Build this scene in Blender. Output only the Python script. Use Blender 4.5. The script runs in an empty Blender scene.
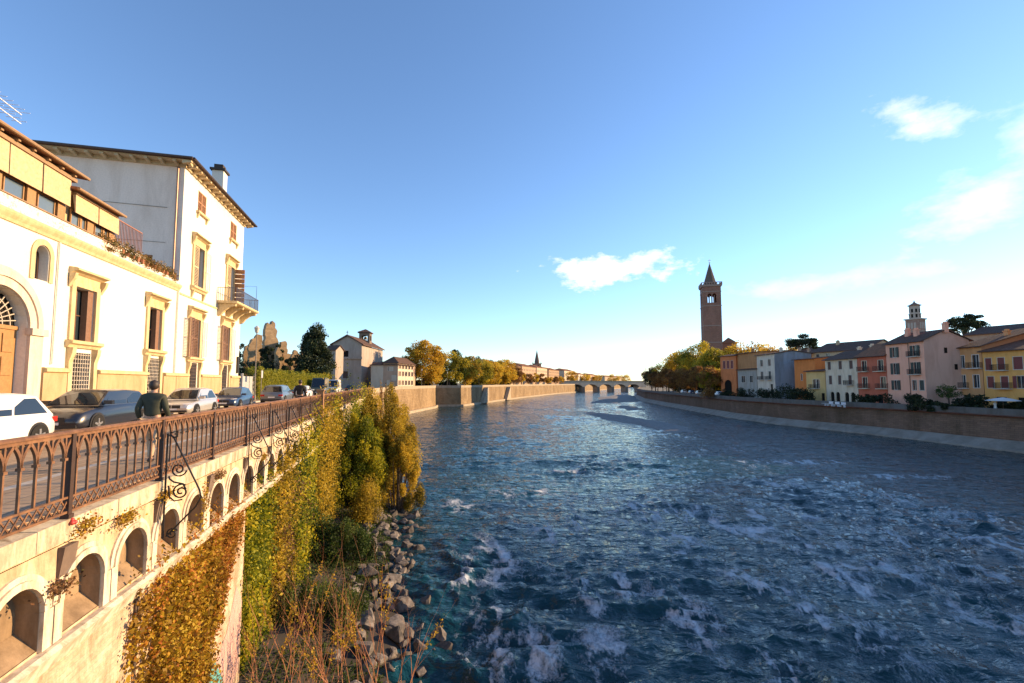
import bpy, math, random
import numpy as np
from mathutils import Vector, Matrix
R = math.radians
random.seed(7)
rng = np.random.default_rng(11)
S = bpy.context.scene
COL = S.collection

# ------------------------------------------------------------------ camera
EYE = 9.5            # eye height above the water
FPX = 455.1          # focal length in pixels of a 1024 px wide picture
PITCH = R(3.9)
cam_data = bpy.data.cameras.new("camera")
cam = bpy.data.objects.new("camera", cam_data)
COL.objects.link(cam)
cam.location = (0, 0, EYE)
cam.rotation_euler = (math.pi / 2 + PITCH, 0, 0)
cam_data.sensor_width = 36.0
cam_data.lens = FPX / 1024 * 36.0
cam_data.shift_y = 10.5 / 1024
cam_data.clip_start = 0.1
cam_data.clip_end = 9000
S.camera = cam

# ------------------------------------------------------------------ world, sun, exposure
SUN_AZ, SUN_EL = R(69), R(16)     # azimuth from +Y towards +X
SKY_STRENGTH = 0.112
w = bpy.data.worlds.new("World")
S.world = w
w.use_nodes = True
wt = w.node_tree
wt.nodes.clear()


def wn(kind, **kw):
    n = wt.nodes.new(kind)
    for k, v in kw.items():
        setattr(n, k, v)
    return n


def wm(op, a, b=0.0, c=0.0, clamp=False):
    n = wn("ShaderNodeMath", operation=op, use_clamp=clamp)
    for i, v in enumerate((a, b, c)):
        if isinstance(v, (int, float)):
            n.inputs[i].default_value = v
        else:
            wt.links.new(v, n.inputs[i])
    return n.outputs[0]


sky = wn("ShaderNodeTexSky", sky_type='NISHITA', sun_disc=False)
sky.sun_elevation = SUN_EL
sky.sun_rotation = SUN_AZ
sky.altitude = 60
sky.air_density = 1.0
sky.dust_density = 0.05
sky.ozone_density = 3.0
tc = wn("ShaderNodeTexCoord")
sep = wn("ShaderNodeSeparateXYZ")
wt.links.new(tc.outputs["Generated"], sep.inputs[0])
az = wm('MULTIPLY', wm('ARCTAN2', sep.outputs[0], sep.outputs[1]), 57.2958)
el = wm('MULTIPLY', wm('ARCSINE', sep.outputs[2]), 57.2958)
comb = wn("ShaderNodeCombineXYZ")
wt.links.new(wm('MULTIPLY', az, 0.55), comb.inputs[0])
wt.links.new(el, comb.inputs[1])


def wnoise(scale, detail, rough):
    n = wn("ShaderNodeTexNoise")
    n.inputs["Scale"].default_value = scale
    n.inputs["Detail"].default_value = detail
    n.inputs["Roughness"].default_value = rough
    wt.links.new(comb.outputs[0], n.inputs["Vector"])
    return wm('SUBTRACT', n.outputs["Fac"], 0.5)


n_big = wnoise(0.28, 6.0, 0.6)
n_fine = wnoise(0.9, 8.0, 0.62)
nz = wm('ADD', wm('MULTIPLY', n_big, 2.3), wm('MULTIPLY', n_fine, 1.3))


def cloud(az0, el0, ra, re, tilt, dens, soft):
    """Density of one cloud: an ellipse in azimuth and elevation whose rim is eaten by noise."""
    da, de = wm('SUBTRACT', az, az0), wm('SUBTRACT', el, el0)
    ct, st = math.cos(R(tilt)), math.sin(R(tilt))
    u = wm('DIVIDE', wm('ADD', wm('MULTIPLY', da, ct), wm('MULTIPLY', de, st)), ra)
    v = wm('DIVIDE', wm('SUBTRACT', wm('MULTIPLY', de, ct), wm('MULTIPLY', da, st)), re)
    d = wm('SQRT', wm('ADD', wm('MULTIPLY', u, u), wm('MULTIPLY', v, v)))
    t = wm('ADD', wm('SUBTRACT', 1.0, d), nz)
    return wm('MULTIPLY', wm('DIVIDE', t, soft, clamp=True), dens)


CLOUDS = [(12.3, 13.6, 9.0, 1.9, -2, 1.0, .55), (15.5, 14.3, 4.0, 1.3, 12, .9, .6), (42.5, 24.0, 3.6, 2.0, -35, .75, 1.0),
          (46.5, 15.6, 7.0, 3.0, 28, .75, 1.4), (50.5, 19.0, 4.2, 3.6, 45, .7, 1.4), (35.0, 10.4, 11.0, 1.3, 2, .5, 1.3), (24, 2.6, 16, .8, 0, .3, 1.2)]
dens = None
for c in CLOUDS:
    k = cloud(*c)
    dens = k if dens is None else wm('MAXIMUM', dens, k)
ccol = wn("ShaderNodeRGB")
ccol.outputs[0].default_value = (5.6, 5.5, 5.4, 1)
mix = wn("ShaderNodeMix", data_type='RGBA')
wt.links.new(dens, mix.inputs[0])
# white balance of the camera: set for the low warm sun, so the sky turns bluer
wb = wn("ShaderNodeMix", data_type='RGBA', blend_type='MULTIPLY')
wb.inputs[0].default_value = 1.0
wt.links.new(sky.outputs[0], wb.inputs[6])
wb.inputs[7].default_value = (0.95, 0.99, 1.07, 1)
wt.links.new(wb.outputs[2], mix.inputs[6])
wt.links.new(ccol.outputs[0], mix.inputs[7])
bg = wn("ShaderNodeBackground")
bg.inputs["Strength"].default_value = SKY_STRENGTH
wt.links.new(mix.outputs[2], bg.inputs["Color"])
wo = wn("ShaderNodeOutputWorld")
wt.links.new(bg.outputs[0], wo.inputs["Surface"])

sun_data = bpy.data.lights.new("sun", 'SUN')
sun_data.energy = 4.2
sun_data.angle = R(0.5)
sun_data.color = (1.0, 0.68, 0.36)
sun = bpy.data.objects.new("sun", sun_data)
COL.objects.link(sun)
sun.location = (60, 40, 60)
to_sun = Vector((math.sin(SUN_AZ) * math.cos(SUN_EL), math.cos(SUN_AZ) * math.cos(SUN_EL), math.sin(SUN_EL)))
sun.rotation_euler = to_sun.to_track_quat('Z', 'Y').to_euler()

S.view_settings.view_transform = 'Standard'
S.view_settings.look = 'None'
S.view_settings.exposure = 1.28
S.view_settings.gamma = 1.0
S.render.engine = 'CYCLES'
S.cycles.use_denoising = True
S.cycles.max_bounces = 6
S.cycles.transparent_max_bounces = 8

# ------------------------------------------------------------------ places
THETA = math.atan(112 / 455.1)      # the left bank runs this far off the viewing direction
CT, ST = math.cos(THETA), math.sin(THETA)
STREET = 7.8                         # street level on the left bank, water is 0
QUAY = 4.8                           # ground level on the right bank


def L(n, s, z=0.0):
    """Left bank coordinates (n towards the river, s along the street) -> world."""
    return Vector((n * CT - s * ST, n * ST + s * CT, z))


def at(px, py, Y):
    """World point seen at a pixel of the photograph, at distance Y."""
    cx = (px - 512) / FPX
    cy = -(py - 352.0) / FPX
    d = Vector((cx, math.cos(PITCH) - cy * math.sin(PITCH), math.sin(PITCH) + cy * math.cos(PITCH)))
    t = Y / d.y
    return Vector((d.x * t, Y, EYE + d.z * t))


# ------------------------------------------------------------------ materials
MATS = {}


def new_mat(name):
    m = bpy.data.materials.new(name)
    m.use_nodes = True
    nt = m.node_tree
    b = nt.nodes["Principled BSDF"]
    return m, nt, b


def sock(nt, node, name, v):
    i = node.inputs[name]
    if hasattr(v, "links"):
        nt.links.new(v, i)
    else:
        i.default_value = v


def tex_noise(nt, vec, scale, detail=6, rough=.6, dist=0.0):
    n = nt.nodes.new("ShaderNodeTexNoise")
    n.inputs["Scale"].default_value = scale
    n.inputs["Detail"].default_value = detail
    n.inputs["Roughness"].default_value = rough
    n.inputs["Distortion"].default_value = dist
    if vec is not None:
        nt.links.new(vec, n.inputs["Vector"])
    return n.outputs["Fac"]


def obj_vec(nt, sx=1, sy=1, sz=1):
    t = nt.nodes.new("ShaderNodeTexCoord")
    mp = nt.nodes.new("ShaderNodeMapping")
    mp.inputs["Scale"].default_value = (sx, sy, sz)
    nt.links.new(t.outputs["Object"], mp.inputs["Vector"])
    return mp.outputs["Vector"]


def ramp(nt, fac, stops):
    r = nt.nodes.new("ShaderNodeValToRGB")
    e = r.color_ramp.elements
    while len(e) < len(stops):
        e.new(0.5)
    for i, (p, c) in enumerate(stops):
        e[i].position = p
        e[i].color = (*c, 1) if len(c) == 3 else c
    nt.links.new(fac, r.inputs["Fac"])
    return r.outputs["Color"]


def mixc(nt, fac, a, b, blend='MIX'):
    m = nt.nodes.new("ShaderNodeMix")
    m.data_type = 'RGBA'
    m.blend_type = blend
    for nm, v in (("Factor", fac), ("A", a), ("B", b)):
        if hasattr(v, "links"):
            nt.links.new(v, m.inputs[nm] if nm == "Factor" else [q for q in m.inputs if q.name == nm and q.type == 'RGBA'][0])
        elif nm == "Factor":
            m.inputs[nm].default_value = v
        else:
            [q for q in m.inputs if q.name == nm and q.type == 'RGBA'][0].default_value = (*v, 1)
    return m.outputs[2]


def bump(nt, b, h, strength, dist):
    n = nt.nodes.new("ShaderNodeBump")
    n.inputs["Strength"].default_value = strength
    n.inputs["Distance"].default_value = dist
    nt.links.new(h, n.inputs["Height"])
    nt.links.new(n.outputs[0], b.inputs["Normal"])


def plain(name, c, rough=.5, metal=0.0, spec=.5):
    if name in MATS:
        return MATS[name]
    m, nt, b = new_mat(name)
    v = obj_vec(nt)
    f = tex_noise(nt, v, 9.0, 4)
    col = ramp(nt, f, [(.3, tuple(x * .82 for x in c)), (.7, tuple(min(1, x * 1.12) for x in c))])
    nt.links.new(col, b.inputs["Base Color"])
    b.inputs["Roughness"].default_value = rough
    b.inputs["Metallic"].default_value = metal
    b.inputs["Specular IOR Level"].default_value = spec
    MATS[name] = m
    return m


def plaster(name, c, stain=(.5, .42, .33), amount=.35, scale=.6, rough=.85, fine=22.0, bumpy=.25):
    """Painted or bare plaster: weather streaks running down, blotches, fine grain."""
    if name in MATS:
        return MATS[name]
    m, nt, b = new_mat(name)
    v1 = obj_vec(nt, scale, scale, scale * .28)
    v2 = obj_vec(nt)
    f1 = tex_noise(nt, v1, 1.6, 8, .65, .4)
    f2 = tex_noise(nt, v2, fine, 5, .6)
    st = ramp(nt, f1, [(.42, (0, 0, 0)), (.72, (1, 1, 1))])
    sc = nt.nodes.new("ShaderNodeMath"); sc.operation = 'MULTIPLY'; sc.inputs[1].default_value = amount
    nt.links.new(st, sc.inputs[0])
    dirty = tuple(x * y for x, y in zip(c, stain))
    k = mixc(nt, sc.outputs[0], c, dirty)
    g = ramp(nt, f2, [(.3, (.86, .86, .86)), (.7, (1.0, 1.0, 1.0))])
    k2 = mixc(nt, 1.0, k, g, 'MULTIPLY')
    nt.links.new(k2, b.inputs["Base Color"])
    b.inputs["Roughness"].default_value = rough
    b.inputs["Specular IOR Level"].default_value = .25
    bump(nt, b, f2, bumpy, .02)
    MATS[name] = m
    return m


def masonry(name, c1, c2, mortar, bw, bh, stain=(.3, .26, .22), amount=.6, axis='XZ', sz=.35):
    """Coursed stone or brick on a vertical face."""
    if name in MATS:
        return MATS[name]
    m, nt, b = new_mat(name)
    t = nt.nodes.new("ShaderNodeTexCoord")
    s = nt.nodes.new("ShaderNodeSeparateXYZ")
    nt.links.new(t.outputs["Object"], s.inputs[0])
    add = nt.nodes.new("ShaderNodeMath"); add.operation = 'ADD'
    nt.links.new(s.outputs[0], add.inputs[0]); nt.links.new(s.outputs[1], add.inputs[1])
    cb = nt.nodes.new("ShaderNodeCombineXYZ")
    nt.links.new(add.outputs[0] if axis == 'ANY' else s.outputs['XYZ'.index(axis[0])], cb.inputs[0])
    nt.links.new(s.outputs[2], cb.inputs[1])
    br = nt.nodes.new("ShaderNodeTexBrick")
    br.inputs["Color1"].default_value = (*c1, 1)
    br.inputs["Color2"].default_value = (*c2, 1)
    br.inputs["Mortar"].default_value = (*mortar, 1)
    br.inputs["Scale"].default_value = 1.0
    br.inputs["Mortar Size"].default_value = bh * .07
    br.inputs["Mortar Smooth"].default_value = .4
    br.inputs["Bias"].default_value = -.1
    br.inputs["Brick Width"].default_value = bw
    br.inputs["Row Height"].default_value = bh
    nt.links.new(cb.outputs[0], br.inputs["Vector"])
    v1 = obj_vec(nt, sz, sz, sz * .45)
    f1 = tex_noise(nt, v1, 1.5, 9, .68, .6)
    st = ramp(nt, f1, [(.40, (0, 0, 0)), (.70, (amount, amount, amount))])
    dirty = tuple(x * y for x, y in zip(c1, stain))
    k = mixc(nt, st, br.outputs["Color"], dirty)
    f2 = tex_noise(nt, obj_vec(nt), 14, 6, .65)
    g = ramp(nt, f2, [(.3, (.72, .72, .72)), (.7, (1.08, 1.08, 1.08))])
    k = mixc(nt, 1.0, k, g, 'MULTIPLY')
    nt.links.new(k, b.inputs["Base Color"])
    b.inputs["Roughness"].default_value = .9
    b.inputs["Specular IOR Level"].default_value = .2
    ad = nt.nodes.new("ShaderNodeMath"); ad.operation = 'SUBTRACT'
    nt.links.new(f2, ad.inputs[0]); nt.links.new(br.outputs["Fac"], ad.inputs[1])
    bump(nt, b, ad.outputs[0], .5, .03)
    MATS[name] = m
    return m


def foliage(name, stops, transl=.4, rough=.6):
    """Leaf material: the colour comes from each leaf's own tint, light shines partly through."""
    if name in MATS:
        return MATS[name]
    m, nt, b = new_mat(name)
    a = nt.nodes.new("ShaderNodeAttribute")
    a.attribute_name = "tint"
    n = len(stops)
    col = ramp(nt, a.outputs["Fac"], [(i / (n - 1), c) for i, c in enumerate(stops)])
    nt.links.new(col, b.inputs["Base Color"])
    b.inputs["Roughness"].default_value = rough
    b.inputs["Specular IOR Level"].default_value = .25
    tr = nt.nodes.new("ShaderNodeBsdfTranslucent")
    nt.links.new(col, tr.inputs["Color"])
    mx = nt.nodes.new("ShaderNodeMixShader")
    mx.inputs[0].default_value = transl
    nt.links.new(b.outputs[0], mx.inputs[1])
    nt.links.new(tr.outputs[0], mx.inputs[2])
    out = nt.nodes["Material Output"]
    nt.links.new(mx.outputs[0], out.inputs["Surface"])
    MATS[name] = m
    return m


def glass(name="window_glass", c=(.02, .03, .04), rough=.06):
    return MATS.get(name) or _glass(name, c, rough)


def _glass(name, c, rough):
    m, nt, b = new_mat(name)
    b.inputs["Base Color"].default_value = (*c, 1)
    b.inputs["Roughness"].default_value = rough
    b.inputs["Specular IOR Level"].default_value = .8
    f = tex_noise(nt, obj_vec(nt), 1.2, 2)
    bump(nt, b, f, .06, .05)
    MATS[name] = m
    return m


def roof_tiles(name, c1=(.16, .085, .055), c2=(.07, .05, .042)):
    if name in MATS:
        return MATS[name]
    m, nt, b = new_mat(name)
    v = obj_vec(nt)
    wv = nt.nodes.new("ShaderNodeTexWave")
    wv.wave_type = 'BANDS'; wv.bands_direction = 'X'
    wv.inputs["Scale"].default_value = 1.4
    wv.inputs["Distortion"].default_value = .3
    nt.links.new(v, wv.inputs["Vector"])
    f = tex_noise(nt, v, 2.2, 8, .7)
    col = ramp(nt, f, [(.3, c2), (.55, c1), (.75, tuple(x * 1.35 for x in c1))])
    nt.links.new(col, b.inputs["Base Color"])
    b.inputs["Roughness"].default_value = .9
    b.inputs["Specular IOR Level"].default_value = .15
    bump(nt, b, wv.outputs["Fac"], .8, .08)
    MATS[name] = m
    return m


def car_paint(name, c, metal=.0):
    if name in MATS:
        return MATS[name]
    m, nt, b = new_mat(name)
    f = tex_noise(nt, obj_vec(nt), 3.0, 4)
    col = ramp(nt, f, [(.3, tuple(x * .9 for x in c)), (.7, c)])
    nt.links.new(col, b.inputs["Base Color"])
    b.inputs["Roughness"].default_value = .3
    b.inputs["Metallic"].default_value = metal
    b.inputs["Coat Weight"].default_value = .45
    b.inputs["Coat Roughness"].default_value = .05
    MATS[name] = m
    return m


# ------------------------------------------------------------------ mesh builder
class MB:
    """Collects faces and links them as ONE mesh object."""

    def __init__(self):
        self.v, self.f, self.m = [], [], []

    def add(self, pts, faces, mi=0):
        b = len(self.v)
        self.v += [tuple(p) for p in pts]
        for q in faces:
            self.f.append([i + b for i in q])
            self.m.append(mi)
        return self

    def quad(self, a, b, c, d, mi=0):
        return self.add((a, b, c, d), [(0, 1, 2, 3)], mi)

    def box(self, x0, x1, y0, y1, z0, z1, mi=0):
        p = [(x, y, z) for z in (z0, z1) for y in (y0, y1) for x in (x0, x1)]
        return self.add(p, [(0, 2, 3, 1), (4, 5, 7, 6), (0, 1, 5, 4), (2, 6, 7, 3), (0, 4, 6, 2), (1, 3, 7, 5)], mi)

    def bar(self, a, b, w, h=None, mi=0, up=(0, 0, 1)):
        """A rectangular bar from a to b."""
        h = h or w
        a, b = Vector(a), Vector(b)
        d = (b - a).normalized()
        u = Vector(up)
        if abs(d.dot(u)) > .97:
            u = Vector((0, 1, 0))
        x = d.cross(u).normalized() * w / 2
        y = x.cross(d).normalized() * h / 2
        p = [q + i * x + j * y for q in (a, b) for i, j in ((-1, -1), (1, -1), (1, 1), (-1, 1))]
        return self.add(p, [(0, 1, 2, 3), (7, 6, 5, 4), (0, 4, 5, 1), (1, 5, 6, 2), (2, 6, 7, 3), (3, 7, 4, 0)], mi)

    def tube(self, path, r, n=6, mi=0, cap=True):
        """A round tube along a path; r is one radius or one per point."""
        path = [Vector(p) for p in path]
        rr = r if hasattr(r, "__len__") else [r] * len(path)
        rings = []
        ref = Vector((.13, .99, .07))
        for i, p in enumerate(path):
            d = (path[min(i + 1, len(path) - 1)] - path[max(i - 1, 0)]).normalized()
            x = d.cross(ref)
            if x.length < .05:
                x = d.cross(Vector((1, 0, 0)))
            x.normalize()
            y = d.cross(x)
            rings.append([p + (x * math.cos(t) + y * math.sin(t)) * rr[i] for t in [2 * math.pi * k / n for k in range(n)]])
        pts = [q for ring in rings for q in ring]
        fs = []
        for i in range(len(rings) - 1):
            for k in range(n):
                k2 = (k + 1) % n
                fs.append((i * n + k, i * n + k2, (i + 1) * n + k2, (i + 1) * n + k))
        if cap:
            fs.append(tuple(range(n))[::-1])
            fs.append(tuple((len(rings) - 1) * n + k for k in range(n)))
        return self.add(pts, fs, mi)

    def lathe(self, prof, n=16, c=(0, 0), mi=0, phase=0.0, sx=1.0, sy=1.0):
        """Turn a profile of (radius, z) round the vertical through c."""
        pts, fs = [], []
        for r, z in prof:
            for k in range(n):
                t = 2 * math.pi * k / n + phase
                pts.append((c[0] + r * math.cos(t) * sx, c[1] + r * math.sin(t) * sy, z))
        for i in range(len(prof) - 1):
            for k in range(n):
                k2 = (k + 1) % n
                fs.append((i * n + k, i * n + k2, (i + 1) * n + k2, (i + 1) * n + k))
        fs.append(tuple(range(n))[::-1])
        fs.append(tuple((len(prof) - 1) * n + k for k in range(n)))
        return self.add(pts, fs, mi)

    def prism(self, poly, axis, a, b, mi=0):
        """Extrude a polygon given in the two other axes along axis ('X', 'Y' or 'Z') from a to b."""
        def P(u, v, t):
            return {'X': (t, u, v), 'Y': (u, t, v), 'Z': (u, v, t)}[axis]
        n = len(poly)
        pts = [P(u, v, a) for u, v in poly] + [P(u, v, b) for u, v in poly]
        fs = [tuple(range(n)), tuple(range(2 * n - 1, n - 1, -1))]
        for i in range(n):
            j = (i + 1) % n
            fs.append((i, i + n, j + n, j))
        return self.add(pts, fs, mi)

    def mesh(self, name, mats, o=(0, 0, 0), smooth=None):
        me = bpy.data.meshes.new(name)
        me.from_pydata([(x - o[0], y - o[1], z - o[2]) for x, y, z in self.v], [], self.f)
        for m in (mats if isinstance(mats, (list, tuple)) else [mats]):
            me.materials.append(m)
        me.polygons.foreach_set("material_index", self.m)
        import bmesh
        bm = bmesh.new(); bm.from_mesh(me)
        bmesh.ops.recalc_face_normals(bm, faces=bm.faces) if self.closed else None
        bm.to_mesh(me); bm.free()
        if smooth is not None:
            me.polygons.foreach_set("use_smooth", [True] * len(me.polygons))
            me.set_sharp_from_angle(angle=R(smooth))
        me.update()
        return me

    closed = False


def link(name, me, parent=None):
    o = bpy.data.objects.new(name, me)
    COL.objects.link(o)
    if parent is not None:
        o.parent = parent
    return o


def tag(o, label=None, cat=None, group=None, kind=None):
    if label: o["label"] = label
    if cat: o["category"] = cat
    if group: o["group"] = group
    if kind: o["kind"] = kind
    return o


class Thing:
    """An Empty at a thing's base that parents its parts; parts are given in the thing's own axes."""

    def __init__(self, name, label, cat, loc=(0, 0, 0), rz=0.0, group=None, kind=None, o=(0, 0, 0)):
        self.e = bpy.data.objects.new(name, None)
        COL.objects.link(self.e)
        self.e.location = loc
        self.e.rotation_euler = (0, 0, rz)
        self.e.empty_display_size = .2
        tag(self.e, label, cat, group, kind)
        self.o = o

    def part(self, name, mb, mats, parent=None, smooth=None, label=None):
        ob = link(name, mb.mesh(name, mats, self.o, smooth), parent or self.e)
        if label: ob["label"] = label
        return ob


def copy_tree(o, parent=None):
    c = o.copy()
    COL.objects.link(c)
    if parent is not None:
        c.parent = parent
    for ch in list(o.children):
        copy_tree(ch, c)
    return c


def np_mesh(name, V, F, mat, tint=None, smooth=False):
    """Fast mesh from arrays of vertices and quads."""
    me = bpy.data.meshes.new(name)
    nf, k = F.shape
    me.vertices.add(len(V)); me.vertices.foreach_set("co", V.astype(np.float32).ravel())
    me.loops.add(nf * k); me.loops.foreach_set("vertex_index", F.astype(np.int32).ravel())
    me.polygons.add(nf)
    me.polygons.foreach_set("loop_start", np.arange(0, nf * k, k, dtype=np.int32))
    if smooth:
        me.polygons.foreach_set("use_smooth", np.ones(nf, dtype=bool))
    me.update(calc_edges=True)
    me.materials.append(mat)
    if tint is not None:
        a = me.attributes.new("tint", 'FLOAT', 'FACE')
        a.data.foreach_set("value", tint.astype(np.float32))
    return me


def leaf_mesh(name, P, size, tint, mat, droop=0.0):
    """One four-cornered leaf per point, turned at random."""
    n = len(P)
    a = rng.normal(size=(n, 3)); a[:, 2] -= droop
    a /= np.linalg.norm(a, axis=1)[:, None]
    b = rng.normal(size=(n, 3))
    b -= (b * a).sum(1)[:, None] * a
    b /= np.linalg.norm(b, axis=1)[:, None]
    s = (np.ones(n) * size * rng.uniform(.65, 1.3, n))[:, None]
    V = np.empty((n, 4, 3))
    V[:, 0] = P - a * s * .5
    V[:, 1] = P + b * s * .34
    V[:, 2] = P + a * s * .5
    V[:, 3] = P - b * s * .34
    return np_mesh(name, V.reshape(-1, 3), np.arange(n * 4).reshape(n, 4), mat, tint)


def clump_points(centres, sig, n, flat=1.0):
    """n points gathered round the centres; returns points and the number of the clump of each."""
    k = rng.integers(0, len(centres), n)
    d = rng.normal(size=(n, 3))
    d /= np.linalg.norm(d, axis=1)[:, None]
    d *= (rng.uniform(0.25, 1.0, n) ** .6)[:, None]
    sg = np.asarray(sig)
    sg = sg[k] if sg.ndim else np.full(n, sg)
    d *= sg[:, None]
    d[:, 2] *= flat
    return centres[k] + d, k


# ------------------------------------------------------------------ walls with openings
def arch_pts(x0, x1, zs, rise, n=10):
    """Points of an arch from (x0, zs) over to (x1, zs)."""
    cx, rx = (x0 + x1) / 2, (x1 - x0) / 2
    return [(cx - rx * math.cos(math.pi * i / n), zs + rise * math.sin(math.pi * i / n)) for i in range(n + 1)]


def wall_face(mb, x0, x1, z0, z1, holes=(), y=0.0, depth=.2, mi=0, mr=None, back=None):
    """A wall in the x-z plane facing -y, with openings (x0, x1, z0, z1[, rise of an arched head])."""
    mr = mi if mr is None else mr
    xs = sorted({x0, x1, *[h[0] for h in holes], *[h[1] for h in holes]})
    zs = sorted({z0, z1, *[h[2] for h in holes], *[h[3] for h in holes]})
    xs = [x for x in xs if x0 <= x <= x1]
    zs = [z for z in zs if z0 <= z <= z1]
    for i in range(len(xs) - 1):
        for j in range(len(zs) - 1):
            cx, cz = (xs[i] + xs[i + 1]) / 2, (zs[j] + zs[j + 1]) / 2
            if any(h[0] < cx < h[1] and h[2] < cz < h[3] for h in holes):
                continue
            mb.quad((xs[i], y, zs[j]), (xs[i + 1], y, zs[j]), (xs[i + 1], y, zs[j + 1]), (xs[i], y, zs[j + 1]), mi)
    for h in holes:
        a, b, c, d = h[:4]
        rise = h[4] if len(h) > 4 else 0
        e = y + depth
        zsprg = d - rise
        mb.quad((a, y, c), (a, e, c), (a, e, zsprg), (a, y, zsprg), mr)
        mb.quad((b, y, c), (b, y, zsprg), (b, e, zsprg), (b, e, c), mr)
        mb.quad((a, y, c), (b, y, c), (b, e, c), (a, e, c), mr)
        if rise:
            pp = arch_pts(a, b, zsprg, rise)
            for (xa, za), (xb, zb) in zip(pp, pp[1:]):
                mb.quad((xa, y, za), (xb, y, zb), (xb, y, d), (xa, y, d), mi)
                mb.quad((xa, y, za), (xa, e, za), (xb, e, zb), (xb, y, zb), mr)
        else:
            mb.quad((a, y, d), (a, e, d), (b, e, d), (b, y, d), mr)
    return mb


def window(T, x0, x1, z0, z1, y, frame, pane, bars=(1, 1), fw=.06, rise=0, parent=None, pane_label=None):
    """A window as one frame mesh with its pane as a child; y is the depth of the frame's face."""
    m = MB()
    d = .05
    m.box(x0, x0 + fw, y, y + d, z0, z1)
    m.box(x1 - fw, x1, y, y + d, z0, z1)
    m.box(x0 + fw, x1 - fw, y, y + d, z0, z0 + fw)
    m.box(x0 + fw, x1 - fw, y, y + d, z1 - fw, z1)
    nx, nz = bars
    for i in range(1, nx + 1):
        x = x0 + (x1 - x0) * i / (nx + 1)
        m.box(x - fw * .5, x + fw * .5, y + .004, y + d - .004, z0 + fw, z1 - fw)
    for i in range(1, nz + 1):
        z = z0 + (z1 - z0) * i / (nz + 1)
        m.box(x0 + fw, x1 - fw, y + .008, y + d - .008, z - fw * .35, z + fw * .35)
    f = T.part("window", m, frame, parent)
    p = MB().quad((x0 + .01, y + .035, z0 + .01), (x1 - .01, y + .035, z0 + .01), (x1 - .01, y + .035, z1 - .01), (x0 + .01, y + .035, z1 - .01))
    T.part("pane", p, pane, f)
    return f


def shutter_mb(m, x0, x1, y0, y1, z0, z1):
    """A louvred shutter leaf lying in the x-z plane."""
    fw = min(.07, (x1 - x0) * .16)
    m.box(x0, x0 + fw, y0, y1, z0, z1)
    m.box(x1 - fw, x1, y0, y1, z0, z1)
    for z in (z0, (z0 + z1) / 2 - fw / 2, z1 - fw):
        m.box(x0 + fw, x1 - fw, y0, y1, z, z + fw)
    n = max(6, int((z1 - z0) / .11))
    for i in range(n):
        z = z0 + fw + (z1 - z0 - 2 * fw) * (i + .5) / n
        m.box(x0 + fw, x1 - fw, y0 + .012, y1 - .008, z - .03, z + .012)
    return m

# ------------------------------------------------------------------ water and ground
def hash2(i, j, seed):
    h = (i * 374761393 + j * 668265263 + seed * 1442695041) & 0xFFFFFFFF
    h = ((h ^ (h >> 13)) * 1274126177) & 0xFFFFFFFF
    return ((h ^ (h >> 16)) & 0xFFFF) / 65535.0


def vnoise(x, y, seed=0):
    xi, yi = np.floor(x).astype(np.int64), np.floor(y).astype(np.int64)
    fx, fy = x - xi, y - yi
    ux, uy = fx * fx * fx * (fx * (fx * 6 - 15) + 10), fy * fy * fy * (fy * (fy * 6 - 15) + 10)
    a, b = hash2(xi, yi, seed), hash2(xi + 1, yi, seed)
    c, d = hash2(xi, yi + 1, seed), hash2(xi + 1, yi + 1, seed)
    return (a * (1 - ux) + b * ux) * (1 - uy) + (c * (1 - ux) + d * ux) * uy


def fbm(x, y, seed=0, octv=4, gain=.5):
    t, a, s = 0, 1.0, 0
    for k in range(octv):
        t = t + a * vnoise(x * 2 ** k + 17.3 * k, y * 2 ** k - 9.1 * k, seed + k)
        s += a
        a *= gain
    return t / s


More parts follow.
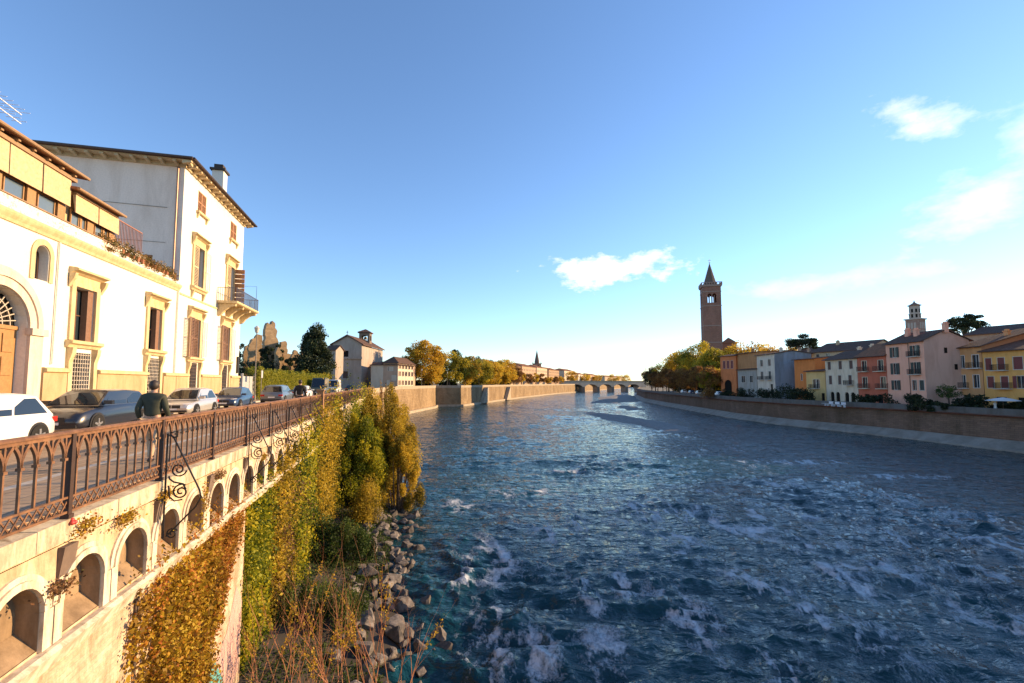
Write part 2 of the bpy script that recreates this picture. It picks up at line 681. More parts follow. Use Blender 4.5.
def build_water():
    na, nr = 620, 720
    ang = np.linspace(R(-60), R(62), na)
    rad = 8.0 * (1150 / 8.0) ** np.linspace(0, 1, nr)
    A, D = np.meshgrid(ang, rad)
    X, Y = D * np.sin(A), D * np.cos(A) - 4.0
    # the current runs towards the bridge, so waves are drawn out across it and foam is drawn out along it
    wx = X + 3.2 * (fbm(X * .16, Y * .12, 31, 3) - .5)
    wy = Y + 4.0 * (fbm(X * .15, Y * .14, 41, 3) - .5)
    rough = np.clip((fbm(X * .07, Y * .055, 5, 3) - .40) * 3.6, .12, 1.0)
    near = 1 / (1 + (D / 80.0) ** 2)
    big = 1 - np.abs(2 * fbm(wx * .20, wy * .42, 3, 2) - 1)
    mid = 1 - np.abs(2 * fbm(wx * .55, wy * 1.0, 8, 2) - 1)
    rip = fbm(wx * 1.2, wy * 2.3, 19, 3) - .5
    sm = fbm(wx * 2.6, wy * 4.4, 12, 3) - .5
    z = ((big ** 2 - .45) * .42 + (mid ** 2 - .5) * .24 + rip * .26) * np.clip(rough, .3, 1) * (.2 + .8 * near) + sm * .10 * (.3 + .7 * near)
    swell = np.exp(-((Y - 54 - 1.2 * np.sin(X * .35) - .08 * X) / .75) ** 2) * ((X > -20) & (X < 15))
    z += .26 * swell * (.4 + vnoise(X * .5, Y * .3, 77))
    # tongues of broken water: each starts at a stone and is drawn out downstream
    streak = fbm(wx * .75, wy * .20, 51, 4)
    torn = fbm(wx * 1.5, wy * .85, 61, 5, .6)
    patch = fbm(X * .11, Y * .075, 71, 3)
    tongues = np.zeros_like(X)
    for fx, fy, rx, ry in ((7.0, 20, 1.7, 5.0), (3.4, 17.0, 1.1, 3.0), (-1.6, 26, 1.2, 4.0), (-.6, 18.5, 1.0, 3.0), (8.8, 15.5, 1.4, 3.0), (17.5, 30, 3.4, 3.6), (22.5, 25, 2.2, 4.5), (13.0, 18.0, 2.0, 3.0), (19.5, 18.5, 2.2, 3.5), (27, 43, 5, 2.4), (1, 41, 2.4, 2.0), (-4, 36, 1.6, 2.6), (41, 47, 6, 1.8), (13, 35, 2.6, 2.6), (24, 19, 2.4, 3.0), (33, 33, 4, 3), (10, 27, 1.6, 3), (28, 28, 3, 4), (16, 23, 2, 3), (48, 38, 7, 2), (36, 56, 8, 1.6), (6, 50, 5, 1.2),
                           *[(random.uniform(-3, 9), random.uniform(14, 34), random.uniform(.45, 1.0), random.uniform(1.6, 3.6)) for _ in range(10)],
                           *[(random.uniform(8, 34), random.uniform(16, 44), random.uniform(.8, 1.8), random.uniform(1.6, 3.6)) for _ in range(20)]):
        dx = X - fx - .25 * (fy - Y) * .3
        dy = Y - fy
        tongues = np.maximum(tongues, np.exp(-(dx / rx) ** 2 - (dy / np.where(dy > 0, ry * .6, ry)) ** 2))
    m_ = tongues * 1.0 + np.clip((patch - .50) * 2.2, 0, .55)
    r1 = 1 - np.abs(2 * fbm(wx * 1.15 + 1.5 * torn, wy * .62 + 1.2 * torn, 91, 3) - 1)
    vein = np.clip((r1 - .74) * 4.5, 0, 1)
    core = np.clip((torn - .53) * 6.5 + (streak - .5) * 3.0 + (mid - .55) * 1.2, 0, 1)
    foam = np.clip(m_ * 1.3 - .2, 0, 1) * np.clip(.62 * vein + .85 * core, 0, 1)
    foam = np.clip(foam, 0, 1)
    z += tongues * (mid ** 2 - .45) * .22 * near
    V = np.stack([X, Y, z], -1).reshape(-1, 3)
    i = np.arange(nr - 1)[:, None] * na + np.arange(na - 1)[None, :]
    F = np.stack([i, i + na, i + na + 1, i + 1], -1).reshape(-1, 4)[:, ::-1]
    m, nt, b = new_mat("river_water")
    att = nt.nodes.new("ShaderNodeAttribute"); att.attribute_name = "foam"

    def mth(op, a, bb, clamp=False):
        n = nt.nodes.new("ShaderNodeMath"); n.operation = op; n.use_clamp = clamp
        for q, v in enumerate((a, bb)):
            if isinstance(v, (int, float)): n.inputs[q].default_value = v
            else: nt.links.new(v, n.inputs[q])
        return n.outputs[0]
    f1 = tex_noise(nt, obj_vec(nt, 1.0, .7, 1.0), 3.4, 8, .70, 1.0)
    f2 = tex_noise(nt, obj_vec(nt, 1.0, .8, 1.0), 11.0, 6, .68, .5)
    k = mth('ADD', mth('MULTIPLY', att.outputs["Fac"], 1.5), mth('MULTIPLY', mth('SUBTRACT', f1, .5), 2.6))
    k = mth('ADD', k, mth('MULTIPLY', mth('SUBTRACT', f2, .5), 1.8))
    k = mth('MULTIPLY', mth('SUBTRACT', k, .62), .95, True)
    k = mth('MULTIPLY', k, mth('MULTIPLY', att.outputs["Fac"], 3.0, True))
    deep = ramp(nt, tex_noise(nt, obj_vec(nt, .06, .04, 1), 1.0, 4), [(.3, (.002, .022, .030)), (.7, (.006, .055, .068))])
    col = mixc(nt, k, deep, (.50, .54, .57))
    nt.links.new(col, b.inputs["Base Color"])
    rr = nt.nodes.new("ShaderNodeMapRange")
    rr.inputs["To Min"].default_value = .06; rr.inputs["To Max"].default_value = .8
    nt.links.new(k, rr.inputs["Value"])
    nt.links.new(rr.outputs[0], b.inputs["Roughness"])
    b.inputs["IOR"].default_value = 1.33
    h = mth('ADD', mth('MULTIPLY', tex_noise(nt, obj_vec(nt, 1, 1.8, 1), .9, 6, .55, .6), .6), mth('MULTIPLY', tex_noise(nt, obj_vec(nt, .35, .7, 1), .8, 4, .55, .5), 1.0))
    bump(nt, b, h, .7, .75)
    me = np_mesh("river", V, F, m, smooth=True)
    a = me.attributes.new("foam", 'FLOAT', 'POINT')
    a.data.foreach_set("value", foam.reshape(-1).astype(np.float32))
    tag(link("river", me), kind="structure")


build_water()

bed = plain("river_bed", (.05, .055, .05), .9)
o = link("river_bed", MB().quad((-4000, -200, -1.2), (4000, -200, -1.2), (4000, 5000, -1.2), (-4000, 5000, -1.2)).mesh("river_bed", bed))
tag(o, kind="structure")


def V2(v): return (v[0], v[1])


LEFT_EDGE = [V2(L(-4.45, -40)), V2(L(-4.45, 75)), (-34.2, 132), (-30.4, 174.5), (-31.2, 185), (-21.3, 188), (4.7, 290), (36.6, 396), (69.5, 485), (149, 700), (259, 1000), (900, 2600)]
RIGHT_EDGE = [(69, -60), (70.3, 0), (70, 40), (69.0, 62.2), (66.0, 84.2), (60.6, 104.1), (58.8, 125), (60.4, 147.5), (63.5, 195), (68.8, 245), (85, 320), (107.6, 396.4), (150, 545), (231, 874), (700, 2600)]


def ground_mat(name, c1, c2, sc=.25):
    m, nt, b = new_mat(name)
    f = tex_noise(nt, obj_vec(nt), sc, 9, .65)
    nt.links.new(ramp(nt, f, [(.35, c1), (.65, c2)]), b.inputs["Base Color"])
    b.inputs["Roughness"].default_value = .95
    bump(nt, b, tex_noise(nt, obj_vec(nt), 6, 5), .4, .03)
    return m


gmat = ground_mat("bank_ground", (.10, .09, .06), (.16, .14, .10))
z0 = STREET - .15
pts = [(x, y, z0) for x, y in LEFT_EDGE] + [(-4000, 2600, z0), (-4000, -60, z0)]
me = bpy.data.meshes.new("ground")
me.from_pydata(pts, [], [tuple(range(len(pts)))[::-1] if False else tuple(range(len(pts)))])
me.materials.append(gmat)
tag(link("ground", me), kind="structure")
ri = [(x + 1.6, y) for x, y in RIGHT_EDGE]
pts = [(x, y, QUAY) for x, y in ri] + [(4000, 2600, QUAY), (4000, -60, QUAY)]
me = bpy.data.meshes.new("ground")
me.from_pydata(pts, [], [tuple(range(len(pts)))])
me.materials.append(gmat)
tag(link("ground", me), kind="structure")
far = MB().quad((-5000, 2500, 6), (5000, 2500, 6), (5000, 8500, 6), (-5000, 8500, 6))
tag(link("terrain", far.mesh("terrain", gmat)), kind="structure")

# the street on the left bank: two pavements with kerbs and a paved carriageway
paving = masonry("street_paving", (.30, .25, .20), (.24, .20, .165), (.12, .10, .09), .5, .25, amount=.35)
SROT = math.pi / 2 + THETA       # local x runs along the street, local y away from the river


def pave_mat(name, c1, c2, mortar, bw, bh):
    m, nt, b = new_mat(name)
    t = nt.nodes.new("ShaderNodeTexCoord")
    br = nt.nodes.new("ShaderNodeTexBrick")
    for nm, v in (("Color1", (*c1, 1)), ("Color2", (*c2, 1)), ("Mortar", (*mortar, 1)), ("Scale", 1.0), ("Mortar Size", .008), ("Brick Width", bw), ("Row Height", bh)):
        br.inputs[nm].default_value = v
    nt.links.new(t.outputs["Object"], br.inputs["Vector"])
    f = tex_noise(nt, obj_vec(nt), .8, 8, .65)
    k = mixc(nt, 1.0, br.outputs["Color"], ramp(nt, f, [(.3, (.7, .68, .66)), (.7, (1.05, 1.05, 1.05))]), 'MULTIPLY')
    nt.links.new(k, b.inputs["Base Color"])
    b.inputs["Roughness"].default_value = .95
    b.inputs["Specular IOR Level"].default_value = .08
    bump(nt, b, br.outputs["Fac"], -.4, .01)
    return m


road_m = pave_mat("carriageway_setts", (.50, .36, .23), (.42, .30, .19), (.22, .16, .11), .6, .18)
walk_m = pave_mat("pavement_slabs", (.44, .33, .23), (.37, .28, .19), (.18, .14, .10), .8, .45)
kerb_m = plain("kerb_stone", (.42, .38, .32), .8)


def street_sheet(name, y0, y1, z0_, z1_, mat, x0=-30, x1=115):
    m = MB().box(x0, x1, y0, y1, z0_, z1_)
    ob = link(name, m.mesh(name, mat))
    ob.location = L(0, 0, 0)
    ob.rotation_euler = (0, 0, SROT)
    tag(ob, kind="structure")


# local y = -n
street_sheet("pavement", 4.40, 6.05, STREET - .3, STREET, walk_m)
street_sheet("kerb", 6.053, 6.25, STREET - .3, STREET - .004, kerb_m)
street_sheet("road", 6.253, 13.0, STREET - .3, STREET - .12, road_m)
street_sheet("kerb", 13.003, 13.2, STREET - .3, STREET - .004, kerb_m)
street_sheet("pavement", 13.203, 14.6, STREET - .3, STREET, walk_m)

# the quay of the far left bank: one embankment of rendered stone
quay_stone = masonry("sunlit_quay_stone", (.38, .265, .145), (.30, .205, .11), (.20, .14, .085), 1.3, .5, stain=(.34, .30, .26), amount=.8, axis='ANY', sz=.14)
coping_stone = plaster("pale_coping_stone", (.42, .34, .24), amount=.7, scale=1.2)


def strip_wall(mb, path, z0, z1, thick, mi=0, lean=0.0):
    """A wall following a path of (x, y); its water face is on the path, its body lies to the left."""
    pts = []
    n = len(path)
    for i, (x, y) in enumerate(path):
        a, b = path[max(i - 1, 0)], path[min(i + 1, n - 1)]
        d = Vector((b[0] - a[0], b[1] - a[1])).normalized()
        nx, ny = -d.y, d.x
        pts += [(x - nx * lean, y - ny * lean, z0), (x, y, z1), (x + nx * thick, y + ny * thick, z1), (x + nx * thick, y + ny * thick, z0)]
    fs = []
    for i in range(n - 1):
        a, b = i * 4, i * 4 + 4
        for k in range(4):
            k2 = (k + 1) % 4
            fs.append((a + k, b + k, b + k2, a + k2))
    fs += [(0, 1, 2, 3), tuple((n - 1) * 4 + k for k in (3, 2, 1, 0))]
    mb.add(pts, fs, mi)


T = Thing("embankment", "sunlit stone embankment wall of the far left bank curving towards the bridge", "embankment")
EP = [V2(L(-4.9, 78)), (-33.8, 132), (-30, 174.5), (-30.9, 184.6), (-21, 187.5), (5, 290), (37, 396), (70, 485), (150, 700), (260, 1000)]
m = MB(); m.closed = True
strip_wall(m, EP, -1.2, 7.55, .8, lean=.25)
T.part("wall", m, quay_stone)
m = MB(); m.closed = True
strip_wall(m, [(x + .12, y - .03) for x, y in EP], 7.56, 8.55, .5)
T.part("parapet", m, coping_stone)
m = MB(); m.closed = True
strip_wall(m, [(x + 1.1, y - .2) for x, y in EP], -1.2, .75, 1.4, lean=.35)
T.part("footing", m, coping_stone)
# stairs and dark outlets cut against the wall further along
dark_stone = plain("dark_stone", (.09, .075, .06), .95)
for fx in (.22, .62):
    ax, ay = EP[4][0] + (EP[5][0] - EP[4][0]) * fx, EP[4][1] + (EP[5][1] - EP[4][1]) * fx
    d = Vector((EP[5][0] - EP[4][0], EP[5][1] - EP[4][1])).normalized()
    m = MB(); m.closed = True
    q = [(ax + d.y * o_ + d.x * l_, ay - d.x * o_ + d.y * l_, z_) for o_ in (0.3, 2.2) for l_, z_ in ((0, .2), (9, .2), (9, 7.4), (7.6, 7.4))]
    m.add(q, [(0, 1, 2, 3), (7, 6, 5, 4), (0, 4, 5, 1), (1, 5, 6, 2), (2, 6, 7, 3), (3, 7, 4, 0)])
    T.part("stair", m, coping_stone)

# ------------------------------------------------------------------ near river wall with its blind arcade
wall_cream = plaster("warm_cream_render", (.66, .50, .32), stain=(.34, .25, .17), amount=1.0, scale=2.1, bumpy=.5, fine=16)
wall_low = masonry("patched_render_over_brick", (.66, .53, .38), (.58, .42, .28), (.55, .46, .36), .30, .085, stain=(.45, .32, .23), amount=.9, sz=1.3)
arch_white = plaster("limewashed_arch_moulding", (.72, .62, .47), stain=(.34, .26, .19), amount=.9, scale=3.5)
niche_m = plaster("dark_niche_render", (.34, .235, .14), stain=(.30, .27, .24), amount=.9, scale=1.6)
T = Thing("river_wall", "cream river wall with a row of small blind arches under the iron railing", "retaining wall", L(-4.2, 0, 0), SROT)
m = MB()
AX0, AX1 = -3.0, 27.0
arches = [7.68 + 1.165 * k for k in range(-8, 17)]
holes = [(c - .41, c + .41, 6.27, 7.13, .41) for c in arches if AX0 + .5 < c < AX1 - .5]
wall_face(m, AX0, AX1, 6.2, 7.42, holes, 0, .24, 0, 1)
for h in holes:
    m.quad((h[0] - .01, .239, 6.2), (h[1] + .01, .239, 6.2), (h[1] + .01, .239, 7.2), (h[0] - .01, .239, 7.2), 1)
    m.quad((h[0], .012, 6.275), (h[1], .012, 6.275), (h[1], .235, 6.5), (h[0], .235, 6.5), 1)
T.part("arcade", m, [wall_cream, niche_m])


def arch_ring(m, c, zs, r0, r1, y0, y1, mi=0, n=14, sc=1.0):
    for i in range(n):
        a, b = math.pi * i / n, math.pi * (i + 1) / n
        P = [(c - r * math.cos(t), zs + r * sc * math.sin(t)) for t in (a, b) for r in (r0, r1)]
        q = [(x, y, z) for y in (y0, y1) for x, z in P]
        m.add(q, [(0, 1, 3, 2), (4, 6, 7, 5), (0, 4, 5, 1), (2, 3, 7, 6), (0, 2, 6, 4), (1, 5, 7, 3)], mi)


for h in holes:
    c = (h[0] + h[1]) / 2
    m = MB(); m.closed = True
    arch_ring(m, c, 6.72, .415, .50, -.055, .02)
    arch_ring(m, c, 6.72, .503, .575, -.03, .02)
    for sgn in (-1, 1):
        a, b = c + sgn * .415, c + sgn * .57
        m.box(min(a, b), max(a, b), -.05, .02, 6.25, 6.716)
    T.part("arch_moulding", m, arch_white, smooth=30)
m = MB(); m.closed = True
xs = np.arange(AX0, AX1, .9)
m.prism([(-.16, 6.20), (-.10, 6.24), (.05, 6.24), (.05, 5.98), (-.05, 5.98), (-.08, 6.06)], 'X', AX0, AX1)
T.part("string_course", m, arch_white)
m = MB(); m.closed = True
for x in np.arange(AX0, 78, 1.62):
    g = random.uniform(-.012, .012)
    m.prism([(-.05 + g, 7.47), (-.05 + g, 7.74 + g), (.62, 7.79), (.62, 7.47)], 'X', x, x + 1.605)
T.part("coping", m, plaster("yellowed_limestone_coping", (.66, .55, .39), stain=(.28, .21, .15), amount=1.0, scale=2.6))
m = MB()
m.box(AX0, AX1, .02, .6, 7.42, 7.468)
T.part("bed_course", m, wall_cream)
m = MB()
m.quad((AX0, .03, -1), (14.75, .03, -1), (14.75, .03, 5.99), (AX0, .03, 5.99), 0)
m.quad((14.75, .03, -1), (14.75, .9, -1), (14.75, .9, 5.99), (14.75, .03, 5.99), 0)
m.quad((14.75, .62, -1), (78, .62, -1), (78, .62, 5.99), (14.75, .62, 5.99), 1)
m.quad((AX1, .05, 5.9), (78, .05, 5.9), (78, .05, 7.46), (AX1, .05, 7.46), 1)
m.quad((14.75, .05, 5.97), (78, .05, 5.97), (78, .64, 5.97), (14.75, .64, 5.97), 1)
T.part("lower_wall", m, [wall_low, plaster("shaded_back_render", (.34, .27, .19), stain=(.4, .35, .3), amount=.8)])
m = MB()
gp = [(10.6, .3), (14.5, .3), (14.3, 1.2), (13.6, 1.5), (13.2, 2.6), (12.6, 2.9), (12.0, 2.4), (11.2, 2.7), (10.8, 1.6)]
m.add([(x, .026, z) for x, z in gp], [tuple(range(len(gp)))])
T.part("graffiti", m, plain("teal_spray_paint", (.10, .36, .36), .7))
m = MB()
gp = [(12.9, 2.75), (13.9, 1.4), (14.6, 1.6), (14.7, 3.4), (14.2, 4.0), (13.6, 3.1)]
m.add([(x, .022, z) for x, z in gp], [tuple(range(len(gp)))])
T.part("graffiti", m, plain("faded_pink_paint", (.52, .32, .27), .8))
# the little brick consoles under some posts
for x in (7.3, 9.66, 11.95, 14.4, 16.8, 19.2):
    m = MB(); m.closed = True
    m.prism([(-.08, 7.40), (.03, 7.40), (.03, 6.95), (-.02, 6.95)], 'X', x - .13, x + .13)
    T.part("console", m, plain("dark_iron_stained_stone", (.16, .11, .08), .9))

# ------------------------------------------------------------------ iron railing
rust = MATS.setdefault("rusty_iron", None)
m_, nt, b = new_mat("rusty_iron")
f = tex_noise(nt, obj_vec(nt), 5, 8, .7)
nt.links.new(ramp(nt, f, [(.3, (.085, .04, .022)), (.52, (.20, .095, .045)), (.75, (.32, .165, .08))]), b.inputs["Base Color"])
b.inputs["Roughness"].default_value = .62
b.inputs["Metallic"].default_value = .15
bump(nt, b, f, .3, .01)
MATS["rusty_iron"] = rust = m_
black_iron = plain("black_iron", (.022, .018, .016), .5, .3)
T = Thing("iron_railing", "long rusty iron railing with pointed arches and a crossed lattice foot along the river wall", "railing", L(-4.20, 0, STREET - .04), SROT)
BAY = 2.365
NB = 10


def railing_panel():
    m = MB(); m.closed = True
    dx = BAY / NB
    for i in range(NB):
        x = (i + .5) * dx
        m.box(x - .013, x + .013, -.013, .013, .25, 1.03)
        m.box(x - .028, x + .028, -.028, .028, .735, .77)
    # pointed arches between neighbouring bars
    for i in range(-1, NB):
        xa, xb = (i + .5) * dx, (i + 1.5) * dx
        for x_, s_ in ((xa, 1), (xb, -1)):
            prev = None
            for t in np.linspace(0, 1, 6):
                px_ = x_ + s_ * dx * .5 * t ** 1.9
                pz_ = .77 + .26 * t ** .9
                if px_ < -.001 or px_ > BAY + .001:
                    prev = None
                    continue
                if prev: m.bar(prev, (px_, 0, pz_), .036, .03, up=(0, 1, 0))
                prev = (px_, 0, pz_)
    # foot: two rails with a lattice of crosses
    m.box(0, BAY, -.022, .022, .045, .075)
    m.box(0, BAY, -.022, .022, .235, .262)
    n = 18
    for i in range(n):
        xa, xb = BAY * i / n, BAY * (i + 1) / n
        m.bar((xa, -.006, .075), (xb, -.006, .235), .018, .012, up=(0, 1, 0))
        m.bar((xb, .007, .075), (xa, .007, .235), .018, .012, up=(0, 1, 0))
    # inner edge of the handrail
    m.box(0, BAY, -.016, .016, 1.03, 1.075)
    return m.mesh("baluster_panel", rust)


panel = railing_panel()
pm = MB(); pm.closed = True
pm.box(-.035, .035, -.035, .035, -.25, 1.075)
pm.box(-.05, .05, -.05, .05, -.02, .03)
post = pm.mesh("post", plain("dark_rusted_post", (.06, .032, .022), .6, .2))
S0 = 7.3 - BAY * 4
for i in range(34):
    x = S0 + BAY * i
    o = link("baluster_panel", panel, T.e); o.location = (x, 0, 0)
    o = link("post", post, T.e); o.location = (x, 0, 0)
m = MB(); m.closed = True
m.prism([(-.05, 1.075), (-.05, 1.10), (-.03, 1.118), (.03, 1.118), (.05, 1.10), (.05, 1.075)], 'X', S0 - .1, S0 + BAY * 34)
T.part("handrail", m, rust)
m = MB(); m.closed = True
m.box(26.7, 27.0, -.16, .16, -.3, 1.30); m.box(26.66, 27.04, -.2, .2, 1.30, 1.38)
T.part("pillar", m, plain("rust_brown_pillar", (.30, .15, .07), .8))


def spiral(c, r0, turns, start, n=26, s=1):
    return [(0, c[0] + r0 * (1 - .82 * i / n) * math.cos(start + s * 2 * math.pi * turns * i / n), c[1] + r0 * (1 - .82 * i / n) * math.sin(start + s * 2 * math.pi * turns * i / n)) for i in range(n + 1)]


def scroll_bracket():
    """A wrought stay leaning out over the river: local y < 0 is outwards."""
    m = MB(); m.closed = True
    m.tube([(0, -.04, .80), (0, -.10, .74), (0, -.55, -.22), (0, -.58, -.36), (0, -.50, -.52), (0, -.05, -1.02)], .015, 6)
    m.tube([(0, -.04, .83), (0, -.16, .86), (0, -.15, .76), (0, -.08, .74)], .016, 6)
    m.tube(spiral((-.20, .16), .13, 1.6, R(190)), .0135, 6)
    m.tube([(0, -.05, .05), (0, -.06, .0), (0, -.13, -.06), (0, -.28, -.10), (0, -.33, -.2)], .0145, 6)
    m.tube(spiral((-.25, -.24), .14, 1.7, R(120), s=-1), .0145, 6)
    m.tube([(0, -.28, -.38), (0, -.15, -.40), (0, -.07, -.32), (0, -.05, -.12)], .0135, 6)
    m.tube(spiral((-.14, -.98), .10, 1.6, R(150), s=-1), .0135, 6)
    m.tube([(0, -.0, .82), (0, -.0, -1.05)], .015, 6)
    return m.mesh("scroll_bracket", black_iron, smooth=50)


sb = scroll_bracket()
for k in (1, 3, 4, 5, 6, 7):
    o = link("scroll_bracket", sb, T.e); o.location = (7.3 + BAY * k, -.10, 0)
m = MB(); m.closed = True
for c in ((7.3, -.06, -.05), (7.27, -.08, -.08), (7.34, -.07, -.09)):
    m.lathe([(.005, c[2] - .03), (.03, c[2] - .01), (.03, c[2] + .01), (.005, c[2] + .03)], 8, (c[0], c[1]))
T.part("red_rosette", m, plain("faded_red_paint", (.5, .05, .04), .5), smooth=60)

# ------------------------------------------------------------------ left bank buildings
white_wall = plaster("sunlit_white_render", (.80, .755, .66), stain=(.72, .62, .5), amount=.35, scale=.5, fine=12)
side_wall = plaster("shade_warmed_side_render", (.85, .71, .60), stain=(.66, .6, .54), amount=.6, scale=.5, fine=12)  # side copy of the front render, warmed to offset the blue skylight
ochre_stone = plaster("ochre_window_stone", (.64, .50, .28), stain=(.55, .45, .33), amount=.6, scale=2.5, bumpy=.35)
plinth_m = plaster("orange_tan_plinth", (.52, .36, .20), stain=(.6, .5, .42), amount=.7, scale=1.3, bumpy=.5)
pale_stone = plaster("pale_door_stone", (.68, .58, .47), stain=(.6, .5, .42), amount=.5, scale=2.0)
wood_brown = plain("brown_window_wood", (.15, .07, .035), .55)
wood_light = plain("weathered_door_wood", (.34, .18, .065), .6)
shutter_brown = plain("brown_shutter_paint", (.20, .105, .06), .6)
shutter_orange = plain("orange_brown_shutter", (.36, .17, .07), .6)
shutter_lit = plain("sunlit_shutter_white", (.72, .68, .60), .5)  # open leaves coloured white as full sun makes them look
awning_m = plain("beige_awning_canvas", (.56, .41, .24), .85, 0, .1)
grille_m = plain("pale_iron_grille", (.48, .42, .34), .6)
dark_void = plain("dark_interior", (.018, .015, .013), .9, 0, .1)
tiles = roof_tiles("dark_terracotta_tiles")
tiles_warm = roof_tiles("warm_terracotta_tiles", (.26, .12, .065), (.12, .07, .045))
wood_eave = plain("eave_timber", (.30, .185, .10), .75)
pane_m = glass()
downpipe_m = plain("copper_brown_downpipe", (.26, .15, .10), .45, .3)

FN = -14.5
P = Thing("white_palace", "low white palace with arched wooden door and yellow awnings along its roof veranda", "palace", L(FN, 16, STREET), SROT, o=(16, 0, STREET))
X0, X1, ZC = 13.0, 34.60, 16.0
door = (19.3, 22.2, STREET, 13.15, 1.45)
W = [(24.72, 26.17, 11.45, 13.9), (31.05, 32.5, 11.5, 14.0)]
G = [(24.78, 26.12, 8.35, 10.9), (31.35, 32.62, 8.35, 11.0)]
oval = (22.32, 23.08, 13.75, 15.2, .42)
m = MB()
wall_face(m, X0, X1, STREET, ZC, [door, oval, *W, *G], 0, .42)
m.quad((X0, 0, STREET), (X0, 0, ZC), (X0, 14, ZC), (X0, 14, STREET))
m.quad((X0, 0, ZC), (X1, 0, ZC), (X1, 14, ZC), (X0, 14, ZC))
m.quad((X1, 14, STREET), (X0, 14, STREET), (X0, 14, ZC), (X1, 14, ZC))
P.part("wall", m, white_wall)
for a, b in ((X0, 18.45), (23.0, 24.4), (26.5, 31.0), (32.95, X1)):
    m = MB(); m.closed = True
    m.box(a, b, -.14, .02, STREET, 9.93)
    P.part("plinth", m, plinth_m)
    m = MB(); m.closed = True
    m.prism([(-.14, 9.93), (-.26, 9.98), (-.26, 10.10), (-.14, 10.16), (.02, 10.16), (.02, 9.93)], 'X', a, b)
    P.part("plinth_cap", m, ochre_stone)


def stone_window(T, x0, x1, z0, z1, zg, frame=ochre_stone, legs=True, y=0.0):
    """Stone surround: jambs, frieze on consoles, cornice, sill, and legs down to the plinth."""
    m = MB(); m.closed = True
    j = .27
    m.box(x0 - j, x0, y - .09, y + .02, z0, z1 + .02)
    m.box(x1, x1 + j, y - .09, y + .02, z0, z1 + .02)
    m.box(x0 - j, x1 + j, y - .09, y + .02, z1 + .02, z1 + .22)
    m.box(x0 - j - .02, x1 + j + .02, y - .05, y + .02, z1 + .222, z1 + .56)
    m.prism([(y - .08, z1 + .562), (y - .20, z1 + .64), (y - .38, z1 + .70), (y - .38, z1 + .77), (y - .30, z1 + .82), (y + .02, z1 + .86), (y + .02, z1 + .562)], 'X', x0 - j - .16, x1 + j + .16)
    for a in (x0 - j - .19, x1 + j + .02):
        m.prism([(y - .05, z1 + .56), (y - .30, z1 + .56), (y - .24, z1 + .32), (y - .12, z1 + .10), (y - .05, z1 - .05)], 'X', a, a + .17)
    m.prism([(y - .26, z0 - .06), (y - .30, z0 - .02), (y - .30, z0 - .16), (y - .18, z0 - .22), (y - .12, z0 - .34), (y + .02, z0 - .34), (y + .02, z0 - .0)][::-1], 'X', x0 - j - .12, x1 + j + .12)
    f = T.part("window_surround", m, frame)
    if legs:
        m = MB(); m.closed = True
        for a in (x0 - j, x1 + .02):
            m.prism([(y - .26, z0 - .345), (y - .24, z0 - .6), (y - .13, z0 - 1.0), (y - .15, 9.0), (y - .15, zg), (y + .02, zg), (y + .02, z0 - .345)], 'X', a, a + .25)
        T.part("console_leg", m, frame)
    return f


for (a, b, c, d), g in zip(W, G):
    stone_window(P, a, b, c, d, STREET)
    window(P, a, b, c, d, .30, wood_brown, pane_m, (1, 1), .07)
    m = MB(); m.closed = True
    m.box(b - .42, b - .40 + .36, .04, .29, c + .02, d - .02)
    P.part("inner_shutter", m, shutter_brown)
    m = MB(); m.closed = True
    x0, x1, z0_, z1_ = g
    for i in range(8):
        x = x0 + (x1 - x0) * (i + .5) / 8
        m.box(x - .014, x + .014, -.05, -.022, z0_, z1_)
    for i in range(13):
        z = z0_ + (z1_ - z0_) * (i + .5) / 13
        m.box(x0 - .03, x1 + .03, -.03, -.004, z - .014, z + .014)
    P.part("window_grille", m, grille_m)
    P.part("cellar_window", MB().quad((x0, .40, z0_), (x1, .40, z0_), (x1, .40, z1_), (x0, .40, z1_)), dark_void)
# niche window with an arched head
m = MB(); m.closed = True
arch_ring(m, 22.70, 14.78, .40, .62, -.05, .02, sc=1.1)
m.box(23.10, 23.32, -.05, .02, 13.72, 14.776); m.box(22.08, 22.30, -.05, .02, 13.72, 14.776)
P.part("niche_surround", m, ochre_stone, smooth=30)
window(P, 22.32, 23.08, 13.75, 15.2, .34, wood_brown, pane_m, (1, 0), .06)

# the great door
DC, ZS = 20.75, 11.70
m = MB(); m.closed = True
arch_ring(m, DC, ZS, 1.455, 1.80, -.10, .02, n=24); arch_ring(m, DC, ZS, 1.803, 2.06, -.16, .02, n=24); arch_ring(m, DC, ZS, 2.063, 2.2, -.07, .02, n=24)
for sg in (-1, 1):
    a, b = DC + sg * 1.455, DC + sg * 2.15
    m.box(min(a, b), max(a, b), -.12, .02, STREET, 11.42)
    a2, b2 = DC + sg * 1.40, DC + sg * 2.26
    m.box(min(a2, b2), max(a2, b2), -.22, .04, 11.423, 11.695)
P.part("door_surround", m, pale_stone, smooth=30)
arch = arch_pts(DC - 1.45, DC + 1.45, ZS, 1.45, 24)
m = MB(); m.closed = True
for k in range(2):
    a = DC - 1.44 + k * 1.45
    m.box(a, a + 1.43, .33, .40, STREET, ZS - .12)
    for zz in (8.0, 8.9, 9.8, 10.7):
        m.box(a + .16, a + .66, .29, .328, zz, zz + .72); m.box(a + .76, a + 1.26, .29, .328, zz, zz + .72)
m.box(DC - 1.449, DC + 1.449, .28, .415, ZS - .11, ZS + .04)
dr = P.part("door", m, wood_light)
m = MB(); m.closed = True
